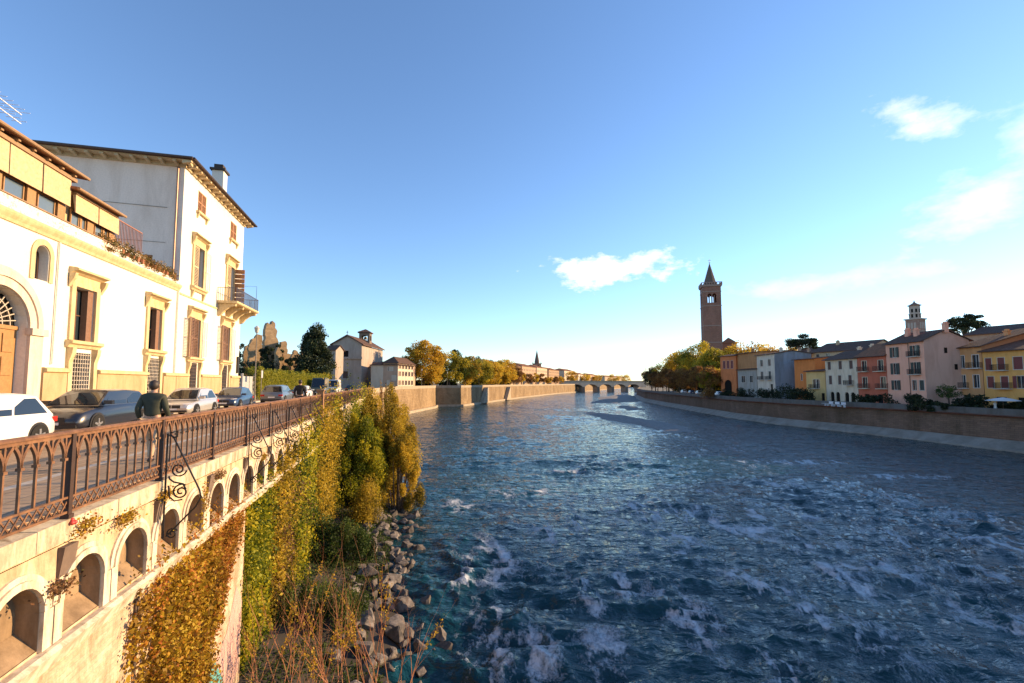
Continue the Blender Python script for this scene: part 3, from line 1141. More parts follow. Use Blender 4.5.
for i in range(1, 16):
    t = math.pi * i / 16
    m.bar((DC - .35 * math.cos(t), .33, ZS + .05 + .35 * math.sin(t)), (DC - 1.44 * math.cos(t), .33, ZS + 1.44 * math.sin(t)), .035, .03, up=(0, 1, 0))
for r in (.35, .72, 1.08):
    arch_ring(m, DC, ZS + .04, r, r + .035, .315, .345)
P.part("fanlight_grille", m, grille_m, dr)
m = MB()
m.add([(x, .41, z) for x, z in arch], [tuple(range(len(arch)))])
P.part("fanlight", m, dark_void, dr)
# cornice, painted parapet, veranda
m = MB(); m.closed = True
m.prism([(.02, 15.62), (-.06, 15.62), (-.10, 15.74), (-.14, 15.80), (-.18, 15.86), (-.22, 15.95), (-.22, 16.03), (-.05, 16.05), (.02, 16.08)], 'X', X0, X1 - .02)
P.part("cornice", m, ochre_stone)
pm_, nt, b = new_mat("painted_parapet")
f1 = tex_noise(nt, obj_vec(nt, 2.4, 2.4, 3.2), 1.6, 5, .6, 1.5)
k = ramp(nt, f1, [(.36, (.50, .33, .28)), (.44, (.72, .64, .55)), (.58, (.74, .68, .60)), (.66, (.42, .36, .30))])
nt.links.new(k, b.inputs["Base Color"]); b.inputs["Roughness"].default_value = .85
m = MB(); m.closed = True
m.box(X0, 27.9, -.12, .10, 16.07, 16.56); m.box(27.902, X1 - .02, -.12, .10, 16.07, 16.30)
P.part("parapet", m, pm_)
m = MB(); m.closed = True
m.box(X0, 27.95, -.17, .14, 16.565, 16.61)
P.part("parapet_cap", m, wood_eave)
m = MB()
m.box(X0, 24.25, .3, 5, 16.06, 18.8); m.box(24.253, 27.5, .3, 5, 16.06, 18.1)
v = P.part("veranda", m, plaster("veranda_ochre", (.58, .44, .24)))
for a in (15.8, 17.45, 19.1, 20.75, 22.43, 24.38, 26.06):
    low = a > 24
    wd = 1.60
    zt, zb = (18.08, 17.30) if low else (18.57, 17.42)
    m = MB(); m.closed = True
    m.prism([(.10, zt), (-.03, zt), (-.06, zb - .05), (-.03, zb - .05)], 'X', a, a + wd)
    P.part("awning", m, awning_m, v)
    z0_, z1_ = (16.62, 17.42)
    window(P, a + .08, a + wd * (.40 if low else .66), z0_, z1_, .16, wood_light, glass("sky_glass", (.10, .14, .18), .03), (0, 0), .05, parent=v)
    m = MB(); m.closed = True
    if low:
        m.box(a + wd * .42, a + wd * .48, .14, .3, z0_, z1_)
    m.box(a + wd * .70, a + wd * .98, .10, .24, 16.615, zb + .4)
    P.part("post", m, wood_light, v)
    if low:
        window(P, a + wd * .5, a + wd * .68, z0_, z1_, .16, wood_light, glass("sky_glass", (.10, .14, .18), .03), (0, 0), .04, parent=v)
m = MB(); m.closed = True
m.prism([(-.30, 18.86), (-.30, 18.98), (5.4, 19.7), (5.4, 19.56)], 'X', X0 - .4, 24.6)
rf = P.part("veranda_roof", m, tiles_warm)
m = MB(); m.closed = True
m.box(X0, 24.3, -.10, .28, 18.58, 18.735)
for x in np.arange(X0, 24.4, .78):
    m.prism([(-.22, 18.86), (-.22, 18.74), (.9, 18.84), (.9, 18.99)], 'X', x, x + .12)
m.tube([(X0 - .4, -.36, 18.91), (24.6, -.36, 18.91)], .07, 8)
P.part("eave", m, wood_eave, rf)
m = MB(); m.closed = True
m.prism([(-.28, 18.20), (-.28, 18.31), (5.2, 18.8), (5.2, 18.69)], 'X', 24.0, 27.6)
rf = P.part("veranda_roof", m, tiles_warm)
m = MB(); m.closed = True
m.box(24.3, 27.5, -.10, .28, 18.09, 18.195)
m.tube([(24.0, -.33, 18.24), (27.65, -.33, 18.24)], .07, 8)
P.part("eave", m, wood_eave, rf)
# roof terrace: rail and downpipes
m = MB(); m.closed = True
for x in np.arange(28.2, 31.0, .14):
    m.box(x - .012, x + .012, .5, .525, 17.0, 18.35)
m.box(28.1, 31.0, .49, .535, 18.35, 18.40); m.box(28.1, 31.0, .49, .535, 16.95, 17.0)
P.part("terrace_rail", m, plain("reddish_rail_paint", (.30, .12, .07), .6))
m = MB(); m.closed = True
m.box(28.1, 31.2, .3, .75, 16.08, 16.94)
P.part("terrace_planter", m, plain("white_planter", (.70, .64, .55), .8))
m = MB(); m.closed = True
m.tube([(23.55, -.07, 15.6), (23.55, -.07, 10.3)], .035, 8)
P.part("downpipe", m, plain("white_downpipe", (.66, .60, .52), .5))
m = MB(); m.closed = True
m.tube([(34.45, -.08, 15.6), (34.45, -.08, 8)], .05, 8)
P.part("downpipe", m, plain("white_downpipe", (.66, .60, .52), .5))
m = MB(); m.closed = True
m.tube([(22.3, 1.6, 18.9), (22.3, 1.6, 21.3)], .02, 6)
for z, l in ((21.15, 1.1), (20.75, .8)):
    m.bar((21.5, 1.6, z + .04), (23.5, 1.6, z - .06), .03)
    for q in np.arange(21.6, 23.5, .3):
        m.bar((q, 1.6 - l / 3, z), (q, 1.6 + l / 3, z), .018)
P.part("antenna", m, plain("antenna_metal", (.8, .8, .8), .5))

# tall block
B = Thing("tall_town_house", "tall white town house with bracketed eaves and a corner balcony beside the low palace", "house", L(FN, 34.62, STREET), SROT, o=(34.62, 0, STREET))
X0, X1, ZE = 34.62, 46.8, 24.2
W3, G3 = (36.5, 38.1, 11.35, 14.1), (36.65, 37.95, 8.4, 10.95)
W4, G4 = (42.5, 44.15, 11.4, 14.25), (42.65, 44.0, 8.4, 11.0)
U1, BD = (36.6, 38.2, 16.45, 19.4), (43.0, 44.6, 16.25, 19.6)
A1, A2 = (36.85, 38.3, 22.0, 23.55), (43.4, 44.9, 22.05, 23.6)
m = MB()
wall_face(m, X0, X1, STREET, ZE, [W3, G3, W4, G4, U1, BD, A1, A2], -.015, .35)
m.quad((X1, -.015, STREET), (X1, 15, STREET), (X1, 15, ZE), (X1, -.015, ZE))
m.quad((X1, 15, STREET), (X0, 15, STREET), (X0, 15, ZE), (X1, 15, ZE))
sd = (2.2, 3.9, 16.1, 18.2)
# side wall towards the camera, standing over the terrace
B.part("wall", m, white_wall)
m = MB()
for a, b_, c, d in ((-.015, 1.6, STREET, ZE), (1.6, 3.4, 18.0, ZE), (1.6, 3.4, STREET, 16.1), (3.4, 15, STREET, ZE)):
    m.quad((X0, b_, c), (X0, a, c), (X0, a, d), (X0, b_, d))
m.quad((X0 + .25, 3.4, 16.1), (X0 + .25, 1.6, 16.1), (X0 + .25, 1.6, 18.0), (X0 + .25, 3.4, 18.0), 1)
B.part("side_wall", m, [side_wall, dark_void])
m = MB(); m.closed = True
m.box(X0 - .06, X0 - .01, 3.42, 4.1, 16.15, 18.0)
B.part("shutter", m, shutter_orange)
m = MB(); m.closed = True
m.box(X0 + .05, X0 + .12, 1.681, 2.299, 17.9, 18.0); m.box(X0 + .05, X0 + .12, 2.3, 2.38, 16.1, 18.0); m.box(X0 + .05, X0 + .12, 1.6, 1.68, 16.1, 18.0)
B.part("terrace_door", m, shutter_orange)
m = MB(); m.closed = True
m.tube([(X0 - .03, .9, 21.3), (X0 - .03, 9, 21.45)], .018, 5); m.tube([(X0 - .03, .9, 18.9), (X0 - .03, 4.5, 18.95)], .014, 5)
B.part("cable", m, plain("grey_cable", (.2, .18, .16), .6))
for a, b_ in ((X0, 36.3), (38.4, 42.2), (44.5, X1)):
    m = MB(); m.closed = True
    m.box(a, b_, -.15, -.02, STREET, 9.93)
    B.part("plinth", m, plinth_m)
    m = MB(); m.closed = True
    m.prism([(-.15, 9.93), (-.26, 9.98), (-.26, 10.10), (-.15, 10.16), (-.02, 10.16), (-.02, 9.93)], 'X', a, b_)
    B.part("plinth_cap", m, ochre_stone)
m = MB(); m.closed = True
m.prism([(-.02, 15.45), (-.07, 15.47), (-.07, 15.58), (-.02, 15.6)], 'X', X0, X1)
B.part("string_course", m, ochre_stone)
for w_ in (W3, W4):
    stone_window(B, *w_, STREET, y=-.015)
for w_ in (U1, BD):
    stone_window(B, *w_, STREET, legs=False, y=-.015)
m = MB(); m.closed = True
for a, b_, c, d in (A1, A2):
    m.box(a - .2, b_ + .2, -.22, -.02, c - .16, c - .005)
    for q in (a - .12, b_ - .03):
        m.prism([(-.2, c - .165), (-.02, c - .165), (-.02, c - .55), (-.08, c - .5)], 'X', q, q + .15)
for a, b_, c, d in (U1,):
    for q in (a - .22, b_ + .05):
        m.prism([(-.24, c - .345), (-.02, c - .345), (-.02, c - .85), (-.10, c - .8)], 'X', q, q + .18)
B.part("sill", m, ochre_stone)
for w_ in (W3, W4, U1, BD):
    window(B, *w_, .22, wood_brown, pane_m, (1, 2), .07)
for a, b_, c, d in (G3, G4):
    B.part("cellar_window", MB().quad((a, .33, c), (b_, .33, c), (b_, .33, d), (a, .33, d)), dark_void)
    m = MB(); m.closed = True
    for i in range(7):
        x = a + (b_ - a) * (i + .5) / 7
        m.box(x - .014, x + .014, -.05, -.02, c, d)
    for i in range(11):
        z = c + (d - c) * (i + .5) / 11
        m.box(a - .03, b_ + .03, -.034, -.008, z - .014, z + .014)
    B.part("window_grille", m, plain("brown_iron_grille", (.16, .11, .08), .6))
for a, b_, c, d in (A1, A2):
    mid = (a + b_) / 2
    for q0, q1 in ((a, mid - .01), (mid + .01, b_)):
        m = MB(); m.closed = True
        shutter_mb(m, q0, q1, .0, .06, c, d)
        B.part("shutter", m, shutter_orange)
for (a, b_, c, d), mt in ((W3, shutter_brown), (W4, shutter_brown)):
    wd = (b_ - a) / 2
    m = MB(); m.closed = True
    shutter_mb(m, a - wd - .05, a - .05, -.36, -.31, c, d)
    B.part("shutter", m, mt)
    m = MB(); m.closed = True
    shutter_mb(m, a + wd * .55, b_ - .05, .02, .08, c, d)
    B.part("shutter", m, mt)
    m = MB(); m.closed = True
    shutter_mb(m, b_ + .30, b_ + .30 + wd, -.17, -.12, c, d)
    B.part("shutter", m, shutter_lit)
m = MB(); m.closed = True
shutter_mb(m, U1[0] + .05, U1[0] + .85, -.04, .03, U1[2], U1[3])
B.part("shutter", m, plain("cream_shutter_paint", (.58, .44, .26), .6))
m = MB(); m.closed = True
shutter_mb(m, U1[1] + .3, U1[1] + 1.1, -.17, -.12, U1[2], U1[3])
B.part("shutter", m, shutter_lit)
m = MB(); m.closed = True
shutter_mb(m, BD[0] + .02, BD[0] + .95, -.04, .03, BD[2], BD[3])
B.part("shutter", m, plain("cream_shutter_paint", (.58, .44, .26), .6))
m = MB(); m.closed = True
for k in range(8):     # one leaf stands out at a right angle over the balcony
    m.box(44.66, 44.70, -.92 + k * .005, -.12, BD[2] + .02 + k * (BD[3] - BD[2]) / 8, BD[2] + (k + 1) * (BD[3] - BD[2]) / 8 - .02)
B.part("shutter", m, shutter_orange)
# balcony
m = MB(); m.closed = True
m.prism([(-.016, 16.0), (-1.42, 16.0), (-1.5, 16.06), (-1.5, 16.2), (-.016, 16.2)], 'X', 41.1, 47.0)
bl = B.part("balcony", m, ochre_stone)
for x in (41.3, 43.1, 44.9, 46.6):
    m = MB(); m.closed = True
    m.prism([(-.016, 15.99), (-1.35, 15.99), (-1.30, 15.80), (-.9, 15.72), (-.5, 15.4), (-.25, 15.05), (-.016, 14.95)], 'X', x, x + .3)
    B.part("bracket", m, ochre_stone, bl)
m = MB(); m.closed = True
for x in np.arange(41.18, 47.0, .145):
    m.box(x - .011, x + .011, -1.43, -1.408, 16.2, 17.25)
for y in np.arange(-1.4, -.05, .145):
    for x in (41.17, 46.95):
        m.box(x - .011, x + .011, y - .011, y + .011, 16.2, 17.25)
m.box(41.14, 46.98, -1.445, -1.39, 17.25, 17.29)
for x in (41.17, 46.95):
    m.box(x - .025, x + .025, -1.385, -.03, 17.25, 17.29)
B.part("balcony_rail", m, plain("slate_blue_iron", (.10, .10, .13), .5, .3), bl)
m = MB(); m.closed = True
m.tube([(46.6, -1.35, 17.29), (46.6, -1.35, 18.5), (46.6, -.1, 18.5)], .018, 6)
B.part("awning_frame", m, black_iron, bl)
# eaves, roof, chimney
o_ = .8
m = MB(); m.closed = True
a, b_, c, d = X0 - o_, X1 + o_, -o_, 15 + o_
zr, hr = ZE + .38, 1.3
base = [(a, c, zr), (b_, c, zr), (b_, d, zr), (a, d, zr)]
rid = [(a + 6, (c + d) / 2, zr + hr), (b_ - 6, (c + d) / 2, zr + hr)]
m.add(base + rid + [(x, y, zr - .10) for x, y, _ in base], [(0, 1, 5, 4), (1, 2, 5), (2, 3, 4, 5), (3, 0, 4), (0, 6, 7, 1), (1, 7, 8, 2), (2, 8, 9, 3), (3, 9, 6, 0), (9, 8, 7, 6)])
rf = B.part("roof", m, tiles)
m = MB(); m.closed = True
m.box(a + .12, b_ - .12, c + .12, d - .12, zr - .16, zr - .105)
m.box(X0 - .12, X1 + .1, -.14, 15.1, ZE - .02, zr - .165)
for x in np.arange(X0 - .75, X1 + .8, .82):
    m.prism([(-.15, zr - .17), (-.68, zr - .17), (-.68, zr - .28), (-.15, ZE - .02)], 'X', x, x + .2)
for y in np.arange(-.55, 14.5, .82):
    m.prism([(X0 - .125, zr - .17), (X0 - .68, zr - .17), (X0 - .68, zr - .28), (X0 - .125, ZE - .02)], 'Y', y, y + .2)
B.part("eave", m, plain("painted_eave_brackets", (.56, .43, .25), .8), rf)
m = MB(); m.closed = True
m.tube([(a, c - .06, zr - .03), (b_, c - .06, zr - .03)], .08, 8); m.tube([(a - .06, c, zr - .03), (a - .06, d, zr - .03)], .08, 8)
B.part("gutter", m, plain("dark_gutter", (.07, .045, .035), .5, .3), rf)
m = MB(); m.closed = True
m.box(43.95, 44.85, .9, 1.8, 24.9, 28.2)
ch = B.part("chimney", m, white_wall, rf)
m = MB(); m.closed = True
m.box(43.8, 45.0, .75, 1.95, 28.2, 28.38); m.box(44.05, 44.75, 1.0, 1.7, 28.383, 28.8)
B.part("chimney_cap", m, plain("sooty_chimney_cap", (.05, .04, .035), .9), ch)
m = MB(); m.closed = True
m.tube([(X0 - .06, .35, 24.3), (X0 - .06, .35, 16.4)], .06, 8)
B.part("downpipe", m, downpipe_m)
m = MB(); m.closed = True
m.box(46.2, 46.55, -.16, -.02, 10.4, 11.9)
B.part("wall_lamp", m, black_iron)

# ------------------------------------------------------------------ cars
tyre_m = plain("tyre_rubber", (.02, .02, .02), .85, 0, .2)
rim_m = plain("alloy_rim", (.45, .45, .46), .35, .8)
trim_m = plain("black_trim", (.018, .018, .02), .5)
lamp_m = glass("headlamp_glass", (.55, .55, .55), .08)
tail_m = plain("red_tail_lamp", (.45, .02, .015), .25)
plate_m = plain("number_plate", (.75, .75, .72), .5)
cglass = glass("car_glass", (.015, .02, .025), .03)


def loft(m, rings, mi=0, close=True):
    n = len(rings[0])
    pts = [p for r in rings for p in r]
    fs = []
    for i in range(len(rings) - 1):
        for k in range(n):
            k2 = (k + 1) % n
            fs.append((i * n + k, i * n + k2, (i + 1) * n + k2, (i + 1) * n + k))
    if close:
        fs += [tuple(range(n))[::-1], tuple((len(rings) - 1) * n + k for k in range(n))]
    m.add(pts, fs, mi)


def make_car(name, label, cat, loc, rz, paint, kind="hatch", length=4.2, width=1.78, height=1.5, group=None):
    T = Thing(name, label, cat, loc, rz, group)
    hl, hw = length / 2, width / 2
    belt = .92 if kind in ("hatch", "sedan") else 1.02
    hood = belt - .05
    # (y, half width factor, bottom, top)
    if kind == "van":
        st = [(-hl, .90, .40, belt - .02), (-hl + .08, .97, .28, belt + .02), (0, 1, .24, belt + .02), (hl - .75, 1, .24, belt - .0), (hl - .25, .95, .26, belt - .14), (hl - .02, .82, .34, .78)]
    elif kind == "sedan":
        st = [(-hl, .82, .42, .80), (-hl + .10, .93, .30, belt - .02), (-hl + .7, 1, .24, belt), (0, 1, .22, belt), (hl - 1.2, 1, .22, hood), (hl - .35, .95, .26, hood - .15), (hl - .08, .86, .28, .66), (hl, .78, .36, .58)]
    else:
        st = [(-hl, .84, .42, .84), (-hl + .10, .94, .30, belt - .01), (-hl + .6, 1, .24, belt), (0, 1, .22, belt), (hl - 1.05, 1, .22, hood), (hl - .32, .96, .26, hood - .13), (hl - .08, .88, .28, .70), (hl, .80, .36, .60)]
    rings = []
    for y, f, zb, zt in st:
        wv = hw * f
        zm = zb + (zt - zb) * .45
        half = [(wv * .90, zb), (wv, zb + .10), (wv * 1.0, zm), (wv * .975, zt - .10), (wv * .90, zt - .015), (wv * .6, zt + .01)]
        ring = [(x, y, z) for x, z in half] + [(-x, y, z) for x, z in half[::-1]]
        rings.append(ring)
    m = MB(); m.closed = True
    loft(m, rings)
    # cabin: roof and pillars
    if kind == "van":
        gh = [(-hl + .04, belt - .03), (-hl + .14, height), (hl - 1.35, height), (hl - .62, belt - .03)]
    elif kind == "sedan":
        gh = [(-hl + .55, belt - .03), (-hl + 1.25, height), (hl - 2.05, height), (hl - 1.15, belt - .03)]
    else:
        gh = [(-hl + .12, belt - .03), (-hl + .55, height - .03), (hl - 1.85, height), (hl - .98, belt - .03)]
    (yr0, zr0), (yr1, zr1), (yf1, zf1), (yf0, zf0) = gh
    wb, wt_ = hw * .90, hw * (.70 if kind != "van" else .84)
    ym = (yr1 + yf1) / 2
    P0 = {}
    cab = MB(); cab.closed = True
    rows = [[(wb, yr0, zr0), (wb, (yr0 + yf0) / 2, zr0), (wb, yf0, zf0)], [(wt_, yr1, zr1 - .05), (wt_ * 1.02, ym, height - .02), (wt_, yf1, zf1 - .05)], [(wt_ * .82, yr1 + .03, zr1), (wt_ * .85, ym, height + .03), (wt_ * .82, yf1 - .03, zf1)]]
    pts, fs = [], []
    for r in rows:
        pts += r
    for r in rows[::-1]:
        pts += [(-x, y, z) for x, y, z in r]
    for r in range(5):
        for k in range(2):
            a = r * 3 + k
            fs.append((a, a + 1, a + 4, a + 3))
    fs.append((0, 3, 6, 9, 12, 15)); fs.append((17, 14, 11, 8, 5, 2)); fs.append((0, 15, 16, 1)); fs.append((1, 16, 17, 2))
    m.add(pts, fs, 0)
    body = T.part("body", m, paint, smooth=38)
    # side glass
    def side(u, v, s):
        """u along the cabin 0..1 rear to front, v 0..1 belt to roof."""
        yb = yr0 + (yf0 - yr0) * u
        yt = yr1 + (yf1 - yr1) * u
        x = wb + (wt_ - wb) * v
        return (s * (x + .012), yb + (yt - yb) * v, zr0 + (zr1 - .05 - zr0) * v)
    for s in (-1, 1):
        m = MB()
        cuts = [(.06, .47), (.50, .93)] if kind != "van" else [(.55, .74), (.77, .95)]
        for a, b in cuts:
            q = [side(a, .12, s), side(b, .12, s), side(b, .90, s), side(a, .90, s)]
            m.add(q if s > 0 else q[::-1], [(0, 1, 2, 3)])
        T.part("side_window", m, cglass)

    def ends(y0, z0, y1, z1, off):
        a, b = .12, .92
        f = lambda t: (y0 + (y1 - y0) * t + off[0], z0 + (z1 - z0) * t + off[1])
        (ya, za), (yb, zb) = f(a), f(b)
        return [(-wb * .90, ya, za), (wb * .90, ya, za), (wt_ * .90, yb, zb), (-wt_ * .90, yb, zb)]
    m = MB(); m.add(ends(yf0, zf0, yf1, zf1 - .05, (.012, .012)), [(0, 1, 2, 3)])
    T.part("windscreen", m, cglass)
    m = MB(); m.add(ends(yr0, zr0, yr1, zr1 - .05, (-.014, .006))[::-1], [(0, 1, 2, 3)])
    T.part("rear_window", m, cglass)
    # wheels
    wr = .33 if kind in ("hatch", "sedan") else .36
    for y in (-hl + .78, hl - .82):
        m = MB(); m.closed = True
        for s in (-1, 1):
            m.prism([(y + (wr + .06) * math.cos(t), wr + (wr + .06) * math.sin(t)) for t in np.linspace(-.25, math.pi + .25, 14)], 'X', s * (hw - .02), s * (hw + .006))
        T.part("wheel_arch", m, trim_m)
        for s in (-1, 1):
            m = MB(); m.closed = True
            prof = [(wr * .62, 0), (wr * .97, .0), (wr, .04), (wr, .17), (wr * .95, .20)]
            n = 20
            rg = []
            for r, x in prof:
                rg.append([(s * (hw + .03 - x), y + r * math.cos(2 * math.pi * k / n), wr + r * math.sin(2 * math.pi * k / n)) for k in range(n)])
            loft(m, rg)
            wl = T.part("wheel", m, tyre_m, smooth=50)
            m = MB(); m.closed = True
            for k in range(5):
                t = 2 * math.pi * k / 5 + .3
                m.bar((s * (hw + .034), y, wr), (s * (hw + .034), y + wr * .6 * math.cos(t), wr + wr * .6 * math.sin(t)), .07, .02, up=(1, 0, 0))
            T.part("rim", m, rim_m, wl)
    # lamps, grille, plates, mirrors
    for s in (-1, 1):
        m = MB(); m.closed = True
        yf, zf = hl - .06, .66 if kind != "van" else .78
        m.add([(s * hw * .50, yf + .02, zf - .06), (s * hw * .86, yf - .16, zf + .0), (s * hw * .90, yf - .30, zf + .12), (s * hw * .52, yf - .10, zf + .08),
               (s * hw * .50, yf - .3, zf - .06), (s * hw * .80, yf - .36, zf + .0), (s * hw * .84, yf - .45, zf + .1), (s * hw * .52, yf - .4, zf + .06)],
              [(0, 1, 2, 3), (7, 6, 5, 4), (0, 4, 5, 1), (1, 5, 6, 2), (2, 6, 7, 3), (3, 7, 4, 0)])
        T.part("headlight", m, lamp_m)
        m = MB(); m.closed = True
        zl = .78 if kind != "van" else .9
        m.box(min(s * hw * .58, s * hw * .93), max(s * hw * .58, s * hw * .93), -hl - .015, -hl + .20, zl - .09, zl + .06)
        T.part("tail_light", m, tail_m)
        m = MB(); m.closed = True
        m.box(min(s * wb, s * (hw + .17)), max(s * wb, s * (hw + .17)), yf0 - .42, yf0 - .26, belt + .03, belt + .17)
        T.part("mirror", m, paint)
    m = MB(); m.closed = True
    m.box(-hw * .46, -.02, hl - .05, hl + .012, .50, .66); m.box(.02, hw * .46, hl - .05, hl + .012, .50, .66); m.box(-hw * .8, hw * .8, hl - .08, hl + .006, .30, .40)
    T.part("grille", m, trim_m)
    m = MB(); m.closed = True
    m.box(-.26, .26, hl - .02, hl + .018, .41, .50); m.box(-.26, .26, -hl - .018, -hl + .03, .56, .66)
    T.part("number_plate", m, plate_m)
    m = MB(); m.closed = True
    m.box(-hw * .86, hw * .86, -hl - .01, -hl + .2, .30, .44)
    T.part("rear_bumper", m, trim_m)
    return T


TO_US, AWAY = THETA + math.pi, THETA
RZ = STREET - .12
white_p, dark_p = car_paint("white_car_paint", (.72, .71, .69)), car_paint("dark_navy_paint", (.012, .016, .028))
silver_p, blue_p = car_paint("silver_car_paint", (.55, .53, .50), .5), car_paint("deep_blue_paint", (.02, .05, .12))
grey_p = car_paint("grey_blue_paint", (.14, .17, .21), .4)
make_car("parked_car", "white hatchback cut by the left edge of the photo below the wooden door", "car", L(-10.75, 14.5, RZ), TO_US, white_p, "hatch", 4.1, 1.78, 1.52)
make_car("parked_car", "dark navy sport utility car facing us behind the man in the green jacket", "car", L(-11.3, 20.75, RZ), TO_US, dark_p, "suv", 4.5, 1.84, 1.55)
make_car("parked_car", "silver car with a domed roof parked under the brown shuttered windows", "car", L(-11.5, 29.3, RZ), TO_US, silver_p, "hatch", 4.0, 1.76, 1.52)
make_car("parked_car", "small dark blue car between the silver car and the large estate car", "car", L(-11.6, 36.6, RZ), TO_US, blue_p, "hatch", 3.9, 1.72, 1.5)
make_car("parked_car", "dark grey estate car seen from behind with a red tail light", "car", L(-10.6, 45.0, RZ), AWAY, grey_p, "suv", 4.6, 1.86, 1.62)
make_car("parked_car", "white car seen from behind just past the man in the dark coat", "car", L(-11.1, 58.5, RZ), AWAY, white_p, "hatch", 4.0, 1.78, 1.5)
make_car("parked_van", "dark box van standing in front of the church facade", "van", L(-12.0, 76, RZ), TO_US, car_paint("dull_green_paint", (.10, .12, .09)), "van", 5.6, 2.1, 2.6)
make_car("parked_van", "white delivery van standing beside the dark box van by the church", "van", L(-11.2, 85, RZ), TO_US, white_p, "van", 5.2, 2.0, 2.4)
make_car("parked_car", "dark car farthest along the street before the long low building", "car", L(-9.0, 92, RZ), AWAY, dark_p, "sedan", 4.4, 1.8, 1.45)

# ------------------------------------------------------------------ people
skin_m = plain("skin", (.45, .26, .17), .55)
hair_m = plain("dark_hair", (.03, .02, .015), .6)


def skin_obj(name, joints, edges, mat, parent, root=0, sub=2):
    me = bpy.data.meshes.new(name)
    me.from_pydata([j[:3] for j in joints], edges, [])
    ob = link(name, me, parent)
    md = ob.modifiers.new("skin", 'SKIN')
    md.use_smooth_shade = True
    sv = me.skin_vertices[0].data
    for i, j in enumerate(joints):
        rr = j[3] if isinstance(j[3], tuple) else (j[3], j[3])
        sv[i].radius = rr
        sv[i].use_root = (i == root)
    s = ob.modifiers.new("sub", 'SUBSURF')
    s.levels = s.render_levels = sub
    me.materials.append(mat)
    return ob


def person(label, loc, rz, h, jacket, trousers, shoes, lean=.0, stride=.28, bald=False, pocket=True):
    """Standing or walking person facing local +y; the body is one surface, clothes and hair are its children."""
    T = Thing("person", label, "person", loc, rz)
    k = h / 1.78
    J, E_ = [], []

    def j(x, y, z, r):
        rr = tuple(q * k for q in r) if isinstance(r, tuple) else r * k
        J.append((x * k, (y + lean * z) * k, z * k, rr)); return len(J) - 1

    def chain(*ids):
        E_.extend(zip(ids, ids[1:]))
    pel = j(0, 0, .95, (.15, .11)); wai = j(0, .0, 1.10, (.14, .10)); che = j(0, .0, 1.30, (.17, .11)); upp = j(0, 0, 1.44, (.13, .085))
    nek = j(0, .015, 1.53, .055); jaw = j(0, .03, 1.60, .075); hed = j(0, .025, 1.69, (.088, .102)); top = j(0, .02, 1.765, .06)
    chain(pel, wai, che, upp, nek, jaw, hed, top)
    nose = j(0, .125, 1.655, .013); chain(hed, nose)
    legs = []
    for s, st in ((-1, stride), (1, -stride)):
        hp = j(s * .095, 0, .88, .088); kn = j(s * .10, st * .55 + .03, .50, .058); an = j(s * .10, st - .02, .10, .040); to = j(s * .11, st + .13, .04, .035)
        chain(pel, hp, kn, an, to); legs.append((hp, kn, an, to))
    arms = []
    for s, sw in ((-1, -.14), (1, .14)):
        sh = j(s * .185, 0, 1.42, .062); el_ = j(s * .25, -.05 + sw * .4, 1.16, .044)
        wr = j(s * .25, .10 + sw * .6, .95, .030); pa = j(s * .225, .125 + sw * .6, .88, (.032, .022))
        chain(upp, sh, el_, wr, pa); arms.append((sh, el_, wr, pa))
        for q, ln in enumerate((.075, .085, .08, .065)):
            f1 = j(s * .225 - .027 + q * .018, .135 + sw * .6, .84, .009); f2 = j(s * .225 - .027 + q * .018, .155 + sw * .6, .84 - ln * .75, .008)
            chain(pa, f1, f2)
        th = j(s * .19, .15 + sw * .6, .855, .010); chain(pa, th)
    body = skin_obj("body", J, E_, skin_m, T.e)
    g = lambda i, r: (*J[i][:3], tuple(q * k for q in r) if isinstance(r, tuple) else r * k)
    jk = [g(pel, (.178, .135)), g(wai, (.172, .13)), g(che, (.205, .14)), g(upp, (.165, .11)), g(nek, .07)]
    je = [(0, 1), (1, 2), (2, 3), (3, 4)]
    for a in arms:
        n = len(jk)
        jk += [g(a[0], .085), g(a[1], .066), g(a[2], .050)]
        je += [(3, n), (n, n + 1), (n + 1, n + 2)]
    skin_obj("jacket", jk, je, jacket, body)
    tr = [g(pel, (.158, .118))]
    te = []
    for a in legs:
        n = len(tr)
        tr += [g(a[0], .102), g(a[1], .076), g(a[2], .058)]
        te += [(0, n), (n, n + 1), (n + 1, n + 2)]
    skin_obj("trousers", tr, te, trousers, body)
    for a in legs:
        q0, q1 = J[a[2]], J[a[3]]
        skin_obj("shoe", [(q0[0], q0[1] - .05, q0[2] - .04 * k, .05 * k), (q1[0], q1[1], .045 * k, .043 * k)], [(0, 1)], shoes, body)
    hx = J[hed]
    m = MB(); m.closed = True
    m.lathe([(.098 * k * math.sin(t) + .001, hx[2] + .004 * k - .118 * k * math.cos(t)) for t in np.linspace(.22, math.pi, 9)], 14, (0, hx[1] - .028 * k), sy=1.06)
    T.part("hair", m, hair_m, body, smooth=60)
    for s in (-1, 1):
        skin_obj("ear", [(s * .083 * k, hx[1], hx[2] - .02 * k, .014 * k), (s * .085 * k, hx[1] - .01, hx[2] + .025 * k, .016 * k)], [(0, 1)], skin_m, body, sub=1)
    return T


person("walker seen from behind in a dark green jacket and light trousers beside the railing", L(-5.3, 11.75, STREET), THETA + .05, 1.74,
       plain("dark_green_jacket_cloth", (.035, .04, .025), .8), plain("tan_trouser_cloth", (.40, .30, .20), .85), plain("dark_shoe_leather", (.03, .02, .02), .5))
person("person in a long dark coat farther along the railing near the grey estate car", L(-5.4, 27.6, STREET), THETA, 1.86,
       plain("black_coat_cloth", (.015, .013, .013), .85), plain("black_coat_cloth", (.015, .013, .013), .85), plain("dark_shoe_leather", (.03, .02, .02), .5), stride=.2)

